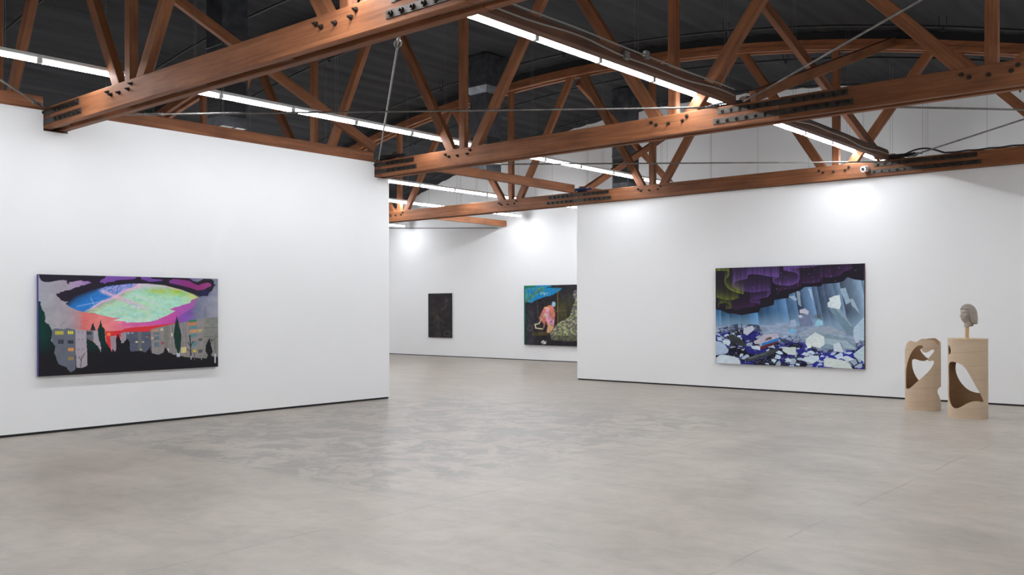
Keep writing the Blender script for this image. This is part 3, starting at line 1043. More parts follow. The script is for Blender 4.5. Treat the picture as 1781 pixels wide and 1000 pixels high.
mg = inside(X, Y, B([(730, 185), (800, 150), (880, 155), (1080, 185), (1150, 230), (1230, 265), (1300, 235), (1400, 215), (1450, 240), (1450, 280), (1380, 310), (1340, 340), (1220, 355), (1100, 310), (950, 270), (850, 245), (740, 225)]))
p.put(mg, p.grad_x([(1190, (124, 62, 140)), (1400, (136, 46, 112)), (1550, (150, 66, 126))]))
p.put(np.exp(-(np.hypot((X - 1495) / 45, (Y - 222) / 25)) ** 2) * (~mg), (30, 40, 96), .7)
# blocks of flats
gr = lambda base, sx=40, sy=30, am=14, sd=4: np.array(base) + ((fbm(X / sx, Y / sy, sd) - .5) * am)[..., None]
p.put(inside(X, Y, [(185, 548), (215, 532), (290, 540), (320, 528), (388, 545), (388, 890), (360, 925), (200, 900)]), gr((98, 104, 116)))
p.put(inside(X, Y, [(388, 543), (480, 550), (490, 885), (395, 890)]), gr((164, 156, 166)))
p.put(inside(X, Y, [(480, 550), (541, 555), (541, 640), (482, 630)]), gr((100, 104, 116)))
p.put(inside(X, Y, [(541, 552), (597, 551), (608, 755), (560, 690), (541, 640)]), gr((166, 158, 168)))
for (x0, y0, x1, y1), c in (((212, 556, 288, 588), (186, 178, 60)), ((320, 556, 371, 584), (214, 204, 60)), ((238, 632, 286, 668), (52, 52, 62)), ((322, 637, 370, 668), (40, 40, 50)),
                            ((322, 706, 371, 733), (226, 150, 70)), ((322, 784, 371, 812), (150, 130, 70)), ((485, 565, 525, 587), (44, 44, 52))):
    m = (X > x0) & (X < x1) & (Y > y0) & (Y < y1)
    p.put(m & (np.mod(X - x0, 17) > 2.5), c)
for yy in (565, 633, 717, 793):
    for xx in (413, 450):
        p.put((abs(X - xx) < 5) & (abs(Y - yy) < 7), (128, 120, 138))
p.put(inside(X, Y, [(685, 605), (735, 598), (737, 755), (690, 700)]), gr((156, 140, 150)))
p.put(inside(X, Y, [(775, 578), (822, 566), (822, 700), (780, 690)]), gr((150, 144, 156)))
mb = inside(X, Y, [(822, 566), (1032, 562), (1034, 755), (822, 745)])
p.put(mb, gr((84, 90, 108), 30, 20, 20))
p.put(mb & (X > 925) & (X < 950), (112, 112, 108), .8)
for xx, yy, c in ((840, 578, (170, 175, 180)), (875, 578, (150, 155, 165)), (912, 655, (220, 205, 170)), (965, 655, (190, 180, 120)), (948, 722, (180, 170, 80)), (998, 612, (130, 125, 110))):
    p.put((abs(X - xx) < 10) & (abs(Y - yy) < 6), c)
rb = inside(X, Y, [(1030, 544), (1240, 494), (1490, 447), (1490, 805), (1040, 765)])
p.put(rb, gr((140, 134, 134), 20, 60, 26))
p.put(rb & (np.mod(X + 8 * vnoise(X / 40, Y / 40, 2), 23) < 4) & (X > 1145) & (X < 1345), (104, 102, 104), .8)
p.put(rb & ((X > 1150) & (X < 1185)), (120, 122, 112), .8)
p.put(rb & (np.mod(Y + X * .12, 64) < 3), (112, 108, 108), .7)
p.put(inside(X, Y, [(1490, 447), (1612, 438), (1612, 810), (1490, 805)]), gr((126, 127, 122), 30, 30, 24))
for yy in (533, 612):
    p.put((X > 1487) & (abs(Y - yy) < 2), (92, 94, 92))
for (x0, x1, y0, y1), c in (((1043, 1100, 545, 566), (190, 140, 110)), ((1060, 1106, 575, 592), (84, 110, 128)), ((1060, 1106, 610, 640), (84, 110, 128)), ((1060, 1106, 660, 700), (88, 112, 126)),
                            ((1115, 1138, 538, 558), (214, 204, 180)), ((1037, 1056, 612, 632), (216, 178, 120)), ((1118, 1146, 655, 682), (150, 76, 84)), ((1205, 1222, 580, 608), (214, 206, 176)),
                            ((1360, 1428, 466, 486), (34, 124, 84)), ((1352, 1425, 488, 514), (208, 124, 80)), ((1366, 1426, 518, 545), (78, 136, 138)), ((1368, 1428, 552, 580), (214, 146, 92)),
                            ((1368, 1428, 586, 618), (78, 136, 138)), ((1376, 1428, 655, 700), (84, 132, 138)), ((1385, 1430, 630, 650), (156, 130, 134)), ((1435, 1472, 548, 570), (196, 180, 92)),
                            ((1290, 1336, 706, 756), (222, 208, 130)), ((1440, 1476, 728, 756), (62, 62, 66)), ((1440, 1474, 628, 650), (70, 70, 72)), ((1545, 1568, 632, 655), (82, 84, 82)), ((1165, 1190, 715, 745), (206, 200, 196))):
    m = (X > x0) & (X < x1) & (Y - (X - x0) * -.1 > y0) & (Y - (X - x0) * -.1 < y1)
    p.put(m & (np.mod(X - x0, 15) > 2), c, .9)
p.put(seg_dist(X, Y, [(1500, 345), (1500, 400), (1494, 440)]) < 2.6, (100, 104, 122))
p.put(inside(X, Y, [(1496, 400), (1504, 400), (1524, 440), (1482, 440)]), (118, 122, 138), .7)
for xx, yy in ((290, 487), (210, 510), (265, 505), (1445, 420), (1372, 455)):
    p.put(np.hypot((X - xx) / 7, (Y - yy) / 4) < 1, (120, 112, 130), .8)
# dark ground and trees
gnd = [(60, 290), (92, 295), (100, 350), (128, 400), (135, 480), (165, 500), (190, 560), (182, 640), (215, 690), (205, 740), (222, 790), (245, 850), (300, 872), (348, 922), (375, 905), (400, 880), (440, 885), (490, 860),
       (482, 625), (530, 640), (580, 695), (608, 752), (606, 700), (590, 640), (578, 550), (590, 520), (603, 455), (618, 515), (640, 545), (645, 650), (665, 680), (700, 745), (718, 755), (740, 715), (733, 640), (752, 578),
       (770, 640), (772, 672), (800, 660), (830, 622), (855, 660), (850, 715), (860, 742), (930, 735), (985, 748), (1025, 705), (1036, 752), (1100, 772), (1140, 745), (1160, 702), (1185, 752), (1260, 777), (1380, 805),
       (1515, 802), (1522, 775), (1500, 735), (1510, 680), (1535, 618), (1552, 700), (1565, 745), (1545, 780), (1612, 797), (1620, 900), (60, 980)]
m = p.poly(gnd, (24, 22, 28), jit=6, js=16)
p.put(m, (8, 54, 48), np.clip(sstep(X, 260, 120) * sstep(Y, 820, 600) + ((X > 480) & (X < 660) & (Y < 770)) * sstep(Y, 780, 660) * .8, 0, 1))
p.poly([(518, 552), (528, 505), (540, 480), (553, 520), (560, 552)], (22, 44, 48), jit=4)
p.poly([(1228, 590), (1240, 500), (1256, 425), (1272, 490), (1296, 590), (1292, 690), (1276, 755), (1262, 755), (1240, 690)], (24, 52, 46), jit=4)
p.put((abs(X - 1268) < 13) & (abs(Y - 773) < 16), (180, 190, 204))
for pts, wd, c in ((((1376, 810), (1374, 700), (1366, 600)), 5, (40, 38, 44)), (((1374, 700), (1350, 660)), 3, (40, 38, 44)), (((1374, 690), (1400, 650)), 3, (40, 38, 44)), (((1374, 740), (1345, 720)), 3, (40, 38, 44)),
                    (((1584, 840), (1584, 760)), 6, (196, 196, 204)), (((1584, 760), (1580, 620)), 3, (90, 88, 90)), (((1378, 810), (1378, 785)), 4, (196, 196, 204)), (((1408, 815), (1406, 745)), 4, (80, 80, 90)),
                    (((430, 880), (440, 790), (470, 750)), 3, (70, 66, 76)), (((437, 830), (420, 780)), 2.5, (80, 76, 86)), (((1466, 815), (1466, 795)), 3, (150, 150, 150))):
    p.put(seg_dist(X, Y, pts) < wd, c)
p.put(np.hypot((X - 1407) / 14, (Y - 738) / 14) < 1, (196, 180, 50))
pz = 0.715
hang(p, 2.40, 1.225, .045, 'wide painting of grey housing blocks under a glowing oval sky, on the left white wall', ((W1_X, 4.64, 0.695), (0, 1, 0), (1, 0, 0)),
     [(18, 16, 22), (30, 28, 40), (24, 18, 36), (70, 56, 150)], GAIN)

# --- 2: icebergs under purple and green night lights
p = Picture(560, 370, [(52, 92), (1345, 46), (1348, 955), (58, 908)])
X, Y = p.X, p.Y
p.put(np.ones(X.shape, bool), (26, 19, 32))
def curtain(pts, h, col, al, seed):
    t = np.linspace(0, len(pts) - 1, 90)
    i = np.arange(len(pts))
    px_, py_ = np.interp(t, i, [q[0] for q in pts]), np.interp(t, i, [q[1] for q in pts])
    ker = np.ones(7) / 7
    pad = lambda a: np.convolve(np.r_[[a[0]] * 3, a, [a[-1]] * 3], ker, 'valid')
    px_, py_ = pad(px_), pad(py_)
    acc = np.zeros(X.shape)
    st = .55 + .75 * vnoise(X / 7, X * 0 + seed, seed) * (.6 + .4 * vnoise(X / 3, Y / 40, seed + 1))
    for x0, y0, x1, y1 in zip(px_, py_, px_[1:], py_[1:]):
        a, b_ = min(x0, x1) - 2.0, max(x0, x1) + 2.0
        tt = np.clip((X - x0) / ((x1 - x0) if abs(x1 - x0) > .5 else .5), 0, 1)
        up = (y0 + (y1 - y0) * tt) - Y
        acc = np.maximum(acc, ((X >= a) & (X <= b_) & (up > -2)) * np.exp(-np.clip(up, 0, None) / h))
    p.put(np.clip(acc * st, 0, 1), col, al)
for pts, h, c, al, sd in (([(640, 100), (760, 85), (900, 78), (960, 60)], 60, (104, 74, 150), .7, 1), ([(965, 175), (970, 160), (1050, 168), (1130, 150), (1165, 118), (1240, 92)], 70, (96, 54, 120), .6, 2),
                          ([(800, 216), (880, 218), (960, 205), (980, 188)], 60, (92, 52, 120), .6, 3), ([(585, 290), (640, 275), (740, 262), (800, 240)], 50, (84, 40, 100), .55, 4),
                          ([(640, 105), (760, 125), (788, 170), (770, 215), (700, 238), (620, 235), (560, 222), (550, 190), (610, 162)], 62, (122, 84, 172), .8, 5),
                          ([(612, 164), (520, 160), (430, 142), (350, 138), (325, 155), (330, 180), (270, 190), (215, 208), (200, 240)], 85, (112, 78, 160), .85, 6),
                          ([(200, 240), (225, 270), (300, 288), (380, 298), (470, 285), (530, 282), (532, 310), (500, 340)], 70, (104, 70, 150), .8, 7),
                          ([(505, 338), (440, 350), (370, 358), (355, 385), (420, 390), (440, 400)], 50, (96, 60, 140), .7, 8), ([(190, 430), (230, 450), (300, 430), (400, 415)], 50, (76, 34, 84), .7, 9),
                          ([(55, 110), (130, 110), (172, 118), (165, 160), (132, 190), (138, 235), (175, 275), (240, 300), (300, 312)], 42, (136, 160, 50), .85, 10),
                          ([(60, 340), (140, 362), (200, 362), (255, 345)], 50, (122, 140, 40), .75, 11), ([(75, 430), (85, 395), (140, 385), (185, 405), (190, 435), (140, 440)], 34, (112, 128, 40), .7, 12)):
    curtain(pts, h, c, al, sd)
rs = np.random.RandomState(4)
for _ in range(60):
    xx, yy = rs.uniform(60, 1340), rs.uniform(60, 330)
    p.put(np.hypot(X - xx, Y - yy) < rs.uniform(1.5, 3.2), (170, 160, 175), .7)
# wall of ice in slanted facets
topx = [50, 105, 160, 210, 280, 360, 430, 445, 490, 500, 560, 565, 640, 690, 692, 790, 830, 970, 985, 1110, 1165, 1200, 1260, 1350]
topy = [445, 455, 480, 480, 495, 480, 470, 435, 425, 422, 405, 365, 352, 345, 315, 280, 250, 245, 225, 215, 200, 165, 185, 195]
ice = (Y > np.interp(X, topx, topy)) & (Y < 720)
sl = X - (Y - 420) * (np.interp(X, [50, 600, 900, 1350], [.02, .16, .24, .26]) + .12 * (vnoise(X / 150, X * 0, 77) - .5))
edges = np.cumsum(rs.uniform(34, 104, 60)) - 40
fi = np.searchsorted(edges, sl)
shade = rs.uniform(.66, 1.2, 80)[np.clip(fi, 0, 79)]
e0 = np.r_[edges[0] - 40, edges][np.clip(fi, 0, 60)]
e1 = np.r_[edges, edges[-1] + 40][np.clip(fi, 0, 60)]
within = np.clip((sl - e0) / np.maximum(e1 - e0, 1), 0, 1)
base = p.grad_x([(50, (52, 104, 146)), (450, (58, 106, 150)), (700, (78, 110, 146)), (1000, (92, 116, 146)), (1340, (128, 152, 176))])
ic = base * (shade * (.82 + .38 * within))[..., None]
ic += ((fbm(X / 30, Y / 60, 12) - .5) * 24)[..., None]
low = sstep(Y, 440, 590)[..., None] * .72
ic = ic * (1 - low) + np.array((142, 172, 200)) * low
p.put(ice, ic)
for pts in ([(690, 330), (740, 325), (765, 360), (740, 370)], [(755, 290), (785, 285), (800, 420), (775, 400)], [(860, 262), (885, 270), (905, 380), (880, 330)], [(1215, 350), (1250, 352), (1312, 480), (1240, 410)]):
    p.poly(pts, (188, 208, 222), .65, 4)
# snow apron and black-blue water with floes
wat = Y > np.interp(X, [50, 300, 500, 600, 700, 850, 1000, 1200, 1350], [590, 575, 580, 560, 560, 590, 600, 620, 640])
p.put(wat, gr((132, 152, 180), 60, 25, 60, 9) if False else np.array((140, 158, 184)) + ((fbm(X / 60, Y / 22, 14) - .5) * 80)[..., None])
sea_top = np.interp(X, [50, 130, 250, 430, 480, 600, 640, 700, 800, 1000, 1250, 1350], [640, 620, 590, 600, 690, 700, 720, 690, 700, 790, 760, 720])
sea = sstep(Y - sea_top, 0, 45)
cx = rs.uniform(30, 1370, 430); cy = 590 + 400 * rs.uniform(0, 1, 430) ** 2.0
d1 = np.full(X.shape, 1e9); d2 = d1.copy(); who = np.zeros(X.shape, int)
XJ = X + 10 * (fbm(X / 18, Y / 14, 31) - .5); YJ = Y + 8 * (fbm(X / 18, Y / 14, 32) - .5)
for i, (a, c) in enumerate(zip(cx, cy)):
    d = np.hypot(XJ - a, (YJ - c) * 1.5)
    n1 = d < d1
    d2 = np.where(n1, d1, np.minimum(d2, d))
    who = np.where(n1, i, who)
    d1 = np.where(n1, d, d1)
navy = np.array((16, 14, 30)) * 1.0 + np.array((20, 22, 92)) * sstep(fbm(X / 70, Y / 40, 41), .42, .62)[..., None]
navy = navy * .999 + np.array((10, 12, 60)) * (sstep(X, 700, 1000) * .5)[..., None]
den = np.interp(X, [50, 200, 330, 430, 560, 800, 1350], [.75, .5, .22, .22, .45, .55, .55])
floe = (rs.rand(430)[who] < den) & (d2 - d1 > 5 + 12 * rs.rand(430)[who])
fcol = np.array((172, 190, 212)) * (rs.uniform(.82, 1.15, 430)[who])[..., None]
p.put(sea, navy)
p.put(sea * floe, fcol)
spk = (vnoise(X / 5, Y / 4, 51) > .86) & (fbm(X / 60, Y / 40, 52) > .45)
p.put(sea * spk, (170, 186, 210), .9)
p.put((sea < .5) & (Y > sea_top - 22) & (d2 - d1 < 5), (30, 34, 60), .7)
wht = (200, 214, 224)
for pts, c in (([(140, 680), (200, 658), (260, 690), (320, 740), (312, 770), (230, 742)], (54, 58, 62)), ([(305, 872), (420, 830), (590, 778), (604, 800), (500, 852), (330, 892)], (58, 64, 68)),
               ([(320, 860), (420, 838), (560, 795), (480, 830), (360, 870)], (96, 102, 104)),
               ([(52, 715), (130, 742), (168, 792), (160, 822), (50, 842)], (168, 188, 214)), ([(60, 862), (110, 832), (200, 848), (268, 882), (272, 915), (60, 910)], wht),
               ([(110, 712), (180, 715), (185, 745), (130, 745)], wht), ([(70, 680), (110, 690), (108, 715), (72, 712)], (180, 200, 220)), ([(300, 605), (380, 585), (392, 620), (330, 668), (295, 650)], (190, 196, 212)),
               ([(385, 722), (430, 700), (470, 660), (600, 652), (606, 690), (455, 745), (400, 742)], (186, 180, 196)), ([(360, 760), (420, 755), (455, 775), (440, 795), (380, 785)], wht),
               ([(455, 738), (606, 684), (606, 708), (460, 764)], (44, 122, 200)), ([(445, 762), (606, 710), (560, 752), (440, 790)], (96, 44, 52)),
               ([(500, 690), (540, 680), (545, 700), (480, 715)], (110, 84, 90)),
               ([(640, 768), (755, 768), (752, 836), (690, 832), (636, 800)], (196, 208, 208)), ([(655, 872), (690, 858), (720, 885), (695, 900)], wht), ([(800, 880), (832, 850), (950, 838), (958, 872), (905, 906)], wht),
               ([(800, 830), (830, 810), (880, 828), (850, 845)], wht), ([(705, 540), (745, 530), (765, 575), (740, 595), (705, 590)], (160, 178, 205)),
               ([(770, 500), (862, 484), (908, 572), (890, 592), (792, 592)], (116, 128, 160)), ([(785, 448), (830, 434), (866, 462), (860, 488), (787, 474)], (196, 196, 212)),
               ([(770, 498), (800, 488), (812, 512), (785, 518)], (190, 196, 212)),
               ([(925, 555), (950, 520), (985, 545), (990, 580), (920, 590)], (150, 200, 220)), ([(680, 630), (720, 605), (760, 620), (755, 645), (700, 650)], (120, 180, 214)),
               ([(770, 650), (900, 600), (1060, 585), (1200, 660), (1120, 665), (900, 640), (790, 685)], (150, 164, 180)),
               ([(1135, 265), (1185, 255), (1225, 380), (1190, 400)], (150, 176, 196)), ([(1030, 420), (1138, 440), (1252, 598), (1248, 672), (1190, 648)], (112, 138, 156)), ([(1090, 430), (1138, 440), (1252, 598), (1235, 590)], (140, 164, 180)),
               ([(1040, 348), (1090, 325), (1132, 318), (1146, 390), (1136, 442), (1030, 422), (1028, 388), (1050, 368)], (214, 226, 230)),
               ([(920, 638), (1080, 665), (1200, 692), (1288, 780), (1270, 792), (960, 778), (1000, 740), (1000, 680)], (128, 152, 168)), ([(1005, 690), (1200, 715), (1270, 775), (1260, 785), (1005, 735)], (160, 182, 194)),
               ([(835, 702), (920, 638), (1000, 678), (1004, 742), (962, 778), (840, 742)], (212, 222, 222)), ([(840, 740), (885, 735), (890, 770), (858, 778)], (224, 232, 234)),
               ([(1255, 602), (1345, 505), (1350, 712), (1255, 692)], (176, 200, 218)), ([(1255, 822), (1350, 748), (1350, 892), (1262, 850)], (186, 206, 216)),
               ([(1078, 742), (1130, 725), (1186, 815), (1085, 800)], (204, 214, 224)), ([(1130, 725), (1150, 728), (1195, 815), (1170, 812)], (140, 158, 178)), ([(1130, 852), (1200, 840), (1262, 870), (1205, 888)], wht),
               ([(995, 870), (1052, 858), (1200, 888), (1252, 958), (1000, 935)], (206, 216, 214)), ([(1260, 690), (1290, 685), (1305, 715), (1275, 730)], (186, 196, 210))):
    cc = np.array(c, float) + ((fbm(X / 24, Y / 16, 61) - .5) * 26)[..., None]
    p.poly(pts, cc, 1, 3, 10)
p.put(np.exp(-(np.hypot((X - 945) / 40, (Y - 505) / 20)) ** 2), (70, 70, 60), .5)
hang(p, 2.735, 1.765, .045, 'wide painting of blue icebergs under purple night lights, on the right white wall', ((-8.16, W2_Y, 0.468), (1, 0, 0), (0, -1, 0)),
     [(60, 66, 84), (84, 34, 40), (22, 18, 28), (34, 40, 50)], GAIN)

# --- 3: small near-black upright picture
p = Picture(150, 270, [(160, 98), (572, 92), (572, 866), (160, 858)])
X, Y = p.X, p.Y
p.put(np.ones(X.shape, bool), np.array((40, 36, 39)) + ((fbm(X / 60, Y / 50, 71) - .5) * 26)[..., None] + ((fbm(X / 14, Y / 10, 72) - .5) * 16)[..., None])
p.put(np.exp(-(np.hypot((X - 260) / 60, (Y - 440) / 70)) ** 2), (74, 66, 42), .55)
p.put(np.exp(-(seg_dist(X, Y, [(330, 480), (260, 600)]) / 16) ** 2), (92, 92, 70), .4)
p.put(np.exp(-(seg_dist(X, Y, [(330, 500), (430, 600)]) / 14) ** 2), (84, 92, 84), .4)
p.put(np.exp(-(seg_dist(X, Y, [(340, 540), (340, 700)]) / 22) ** 2), (66, 74, 72), .5)
p.put(np.exp(-(seg_dist(X, Y, [(485, 180), (470, 330), (400, 380)]) / 20) ** 2), (88, 78, 80), .45)
p.put(np.exp(-((np.hypot((X - 495) / 52, (Y - 790) / 44) - 1) / .2) ** 2), (82, 100, 92), .5)
p.put((X > 290) & (X < 380) & (Y > 750) & (Y < 850), (62, 54, 52), .6)
p.put(np.exp(-(np.hypot((X - 490) / 14, (Y - 225) / 14)) ** 2), (120, 112, 112), .6)
p.soften(2)
hang(p, 1.02, 1.385, .035, 'small upright near-black painting on the gable wall, left of the colourful one', ((-20.80, WALL_BACK_Y, 0.585), (1, 0, 0), (0, -1, 0)),
     [(24, 22, 24), (28, 26, 28), (30, 28, 30), (24, 22, 24)], GAIN)

# --- 4: forest picture with a bending pink figure, partly behind the right wall
p = Picture(260, 300, [(103, 125), (795, 109), (795, 867), (105, 848)])
X, Y = p.X, p.Y
p.put(np.ones(X.shape, bool), np.array((34, 32, 38)) + ((fbm(X / 50, Y / 60, 81) - .5) * 26)[..., None])
p.put(np.exp(-(((X - 190) / 60) ** 2)) * sstep(Y, 300, 420), (70, 68, 78), .5)
p.put(sstep(X, 480, 560) * sstep(X, 690, 600) * sstep(Y, 260, 380) * sstep(Y, 640, 500), (66, 62, 30), .8)
p.put(vnoise(X / 10, Y / 160, 82) * sstep(Y, 150, 300) * sstep(X, 480, 560) * sstep(Y, 560, 430), (92, 92, 64), .5)
p.poly([(100, 115), (440, 105), (440, 132), (372, 150), (575, 152), (540, 192), (450, 242), (330, 272), (260, 300), (200, 332), (100, 328)], (18, 124, 178), jit=6)
p.poly([(100, 110), (262, 112), (240, 145), (150, 155), (100, 170)], (20, 110, 84), jit=10)
p.put((fbm(X / 14, Y / 12, 83) > .52) & inside(X, Y, [(120, 160), (380, 130), (370, 180), (260, 240), (190, 320), (120, 330)]), (110, 150, 96), .85)
p.put(seg_dist(X, Y, [(130, 320), (215, 230), (330, 170)]) < 7, (92, 112, 50))
p.put((fbm(X / 9, Y / 6, 84) > .56) & (np.hypot((X - 360) / 62, (Y - 222) / 20) < 1), (210, 205, 170))
p.put(seg_dist(X, Y, [(520, 160), (520, 590)]) < 6, (128, 104, 40), .8)
p.put(seg_dist(X, Y, [(490, 438), (610, 432)]) < 5, (104, 96, 70), .7)
p.put(seg_dist(X, Y, [(266, 280), (272, 520)]) < 3, (110, 96, 50), .6)
p.poly([(345, 380), (400, 330), (460, 345), (450, 380), (380, 400)], (52, 42, 42), jit=5)
p.poly([(350, 390), (440, 360), (475, 400), (488, 470), (480, 560), (470, 640), (425, 705), (380, 705), (400, 620), (370, 560), (355, 640), (338, 670), (348, 590), (300, 545), (285, 520), (330, 440)], (206, 122, 102), jit=5)
p.poly([(370, 410), (420, 400), (410, 480), (480, 560), (470, 610), (400, 590), (365, 510)], (214, 152, 178), jit=5)
p.poly([(400, 590), (380, 700), (425, 705), (470, 630), (440, 600)], (204, 158, 118), jit=4)
p.put(np.hypot((X - 362) / 24, (Y - 490) / 24) < 1, (206, 192, 160))
p.put(np.hypot((X - 440) / 14, (Y - 565) / 10) < 1, (104, 92, 150))
p.put(np.hypot((X - 470) / 24, (Y - 352) / 34) < 1, (142, 186, 206))
p.put(seg_dist(X, Y, [(320, 530), (290, 590), (240, 600), (250, 645), (330, 655)]) < 7, (216, 208, 160))
p.put(seg_dist(X, Y, [(360, 392), (410, 402)]) < 7, (224, 196, 150))
p.put((X > 200) & (X < 400) & (abs(Y - 715) < 20), (88, 76, 36), .7)
p.put(np.exp(-((np.hypot((X - 180) / 30, (Y - 645) / 34) - 1) / .25) ** 2), (84, 84, 80), .6)
rock = inside(X + 8 * (fbm(X / 14, Y / 14, 85) - .5), Y + 8 * (fbm(X / 14, Y / 14, 86) - .5), [(425, 725), (480, 620), (545, 570), (660, 512), (700, 400), (738, 290), (820, 180), (820, 800), (650, 806), (440, 792)])
rk = fbm(X / 22 + Y / 60, Y / 18, 87)
p.put(rock, np.array((112, 112, 112)) * (0.6 + .6 * rk)[..., None])
p.put(rock & (rk > .52), (206, 204, 150), .6)
p.put(rock & (fbm(X / 18, Y / 22, 88) > .60), (150, 168, 60), .55)
p.put(rock & (Y > 735), (64, 64, 54), .6)
p.put((fbm(X / 10, Y / 9, 89) > .47) & (np.hypot((X - 350) / 34, (Y - 818) / 26) < 1), (228, 230, 226))
p.put((X > 712) & (Y > 180) & (Y < 290) & (vnoise(X / 6, Y / 5, 90) > .5), (200, 200, 190), .7)
p.put(sstep(fbm(X / 30, Y / 40, 91), .4, .7) * (X > 270) * (X < 500) * (Y > 380) * (Y < 710), (120, 80, 84), .35)
p.C += ((fbm(X / 16, Y / 24, 92) - .5) * 30)[..., None]
p.soften(3)
p.put((X < 117) & (X > 90), (18, 116, 92))
hang(p, 2.0, 1.70, .06, 'square painting of a pink bending figure, partly hidden behind the right white wall', ((-16.84, WALL_BACK_Y, 0.447), (1, 0, 0), (0, -1, 0)),
     [(30, 60, 52), (30, 60, 52), (30, 90, 74), (18, 120, 96)], GAIN)
# ------------------------------------------------------------------ cut tubes and head
def tube_mat(name, c0, c1, seam, pitch=0.19):
    m, nt, bs = new_mat(name)
    tc = N(nt, 'ShaderNodeTexCoord')
    sp = N(nt, 'ShaderNodeSeparateXYZ')
    nt.links.new(tc.outputs['Object'], sp.inputs[0])
    no = N(nt, 'ShaderNodeTexNoise', inp={'Scale': 2.5, 'Detail': 5.0})
    mp = N(nt, 'ShaderNodeMapping')
    mp.inputs['Scale'].default_value = (1, 1, 5)
    nt.links.new(tc.outputs['Object'], mp.inputs[0])
    nt.links.new(mp.outputs[0], no.inputs['Vector'])
    c = ramp(nt, no.outputs[0], [(0.3, c0), (0.7, c1)])
    h = math_n(nt, 'SUBTRACT', sp.outputs[2], math_n(nt, 'MULTIPLY', sp.outputs[0], 0.085))
    f = math_n(nt, 'FRACT', math_n(nt, 'DIVIDE', math_n(nt, 'ADD', h, 5.0), pitch))
    ln = math_n(nt, 'LESS_THAN', f, 0.022)
    c = mix_c(nt, math_n(nt, 'MULTIPLY', ln, seam), c, (0.16, 0.1, 0.06, 1))
    nt.links.new(c, bs.inputs['Base Color'])
    bs.inputs['Roughness'].default_value = 0.7
    bs.inputs['Specular IOR Level'].default_value = 0.2
    return m


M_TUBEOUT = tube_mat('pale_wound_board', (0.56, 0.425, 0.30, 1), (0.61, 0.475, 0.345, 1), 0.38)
M_TUBEIN = tube_mat('shaded_board_inside', (0.30, 0.175, 0.09, 1), (0.36, 0.215, 0.115, 1), 0.35)  # same board, the shade inside the tube put into a browner colour
M_CUT = plain('sanded_cut_edge', (0.62, 0.47, 0.31, 1), 0.7, 0, 0.12, 20)
M_STICK = wood('pale_stick', (0.42, 0.26, 0.12, 1), (0.55, 0.36, 0.19, 1), (0.62, 0.43, 0.24, 1), 0.6)
M_CLAY = plain('grey_clay', (0.40, 0.355, 0.305, 1), 0.8, 0, 0.12, 22)


def smooth_poly(pts, it=2):
    P = [Vector(q) for q in pts]
    for _ in range(it):
        Q = []
        for i in range(len(P)):
            a, c = P[i], P[(i + 1) % len(P)]
            Q += [a * .75 + c * .25, a * .25 + c * .75]
        P = Q
    return P


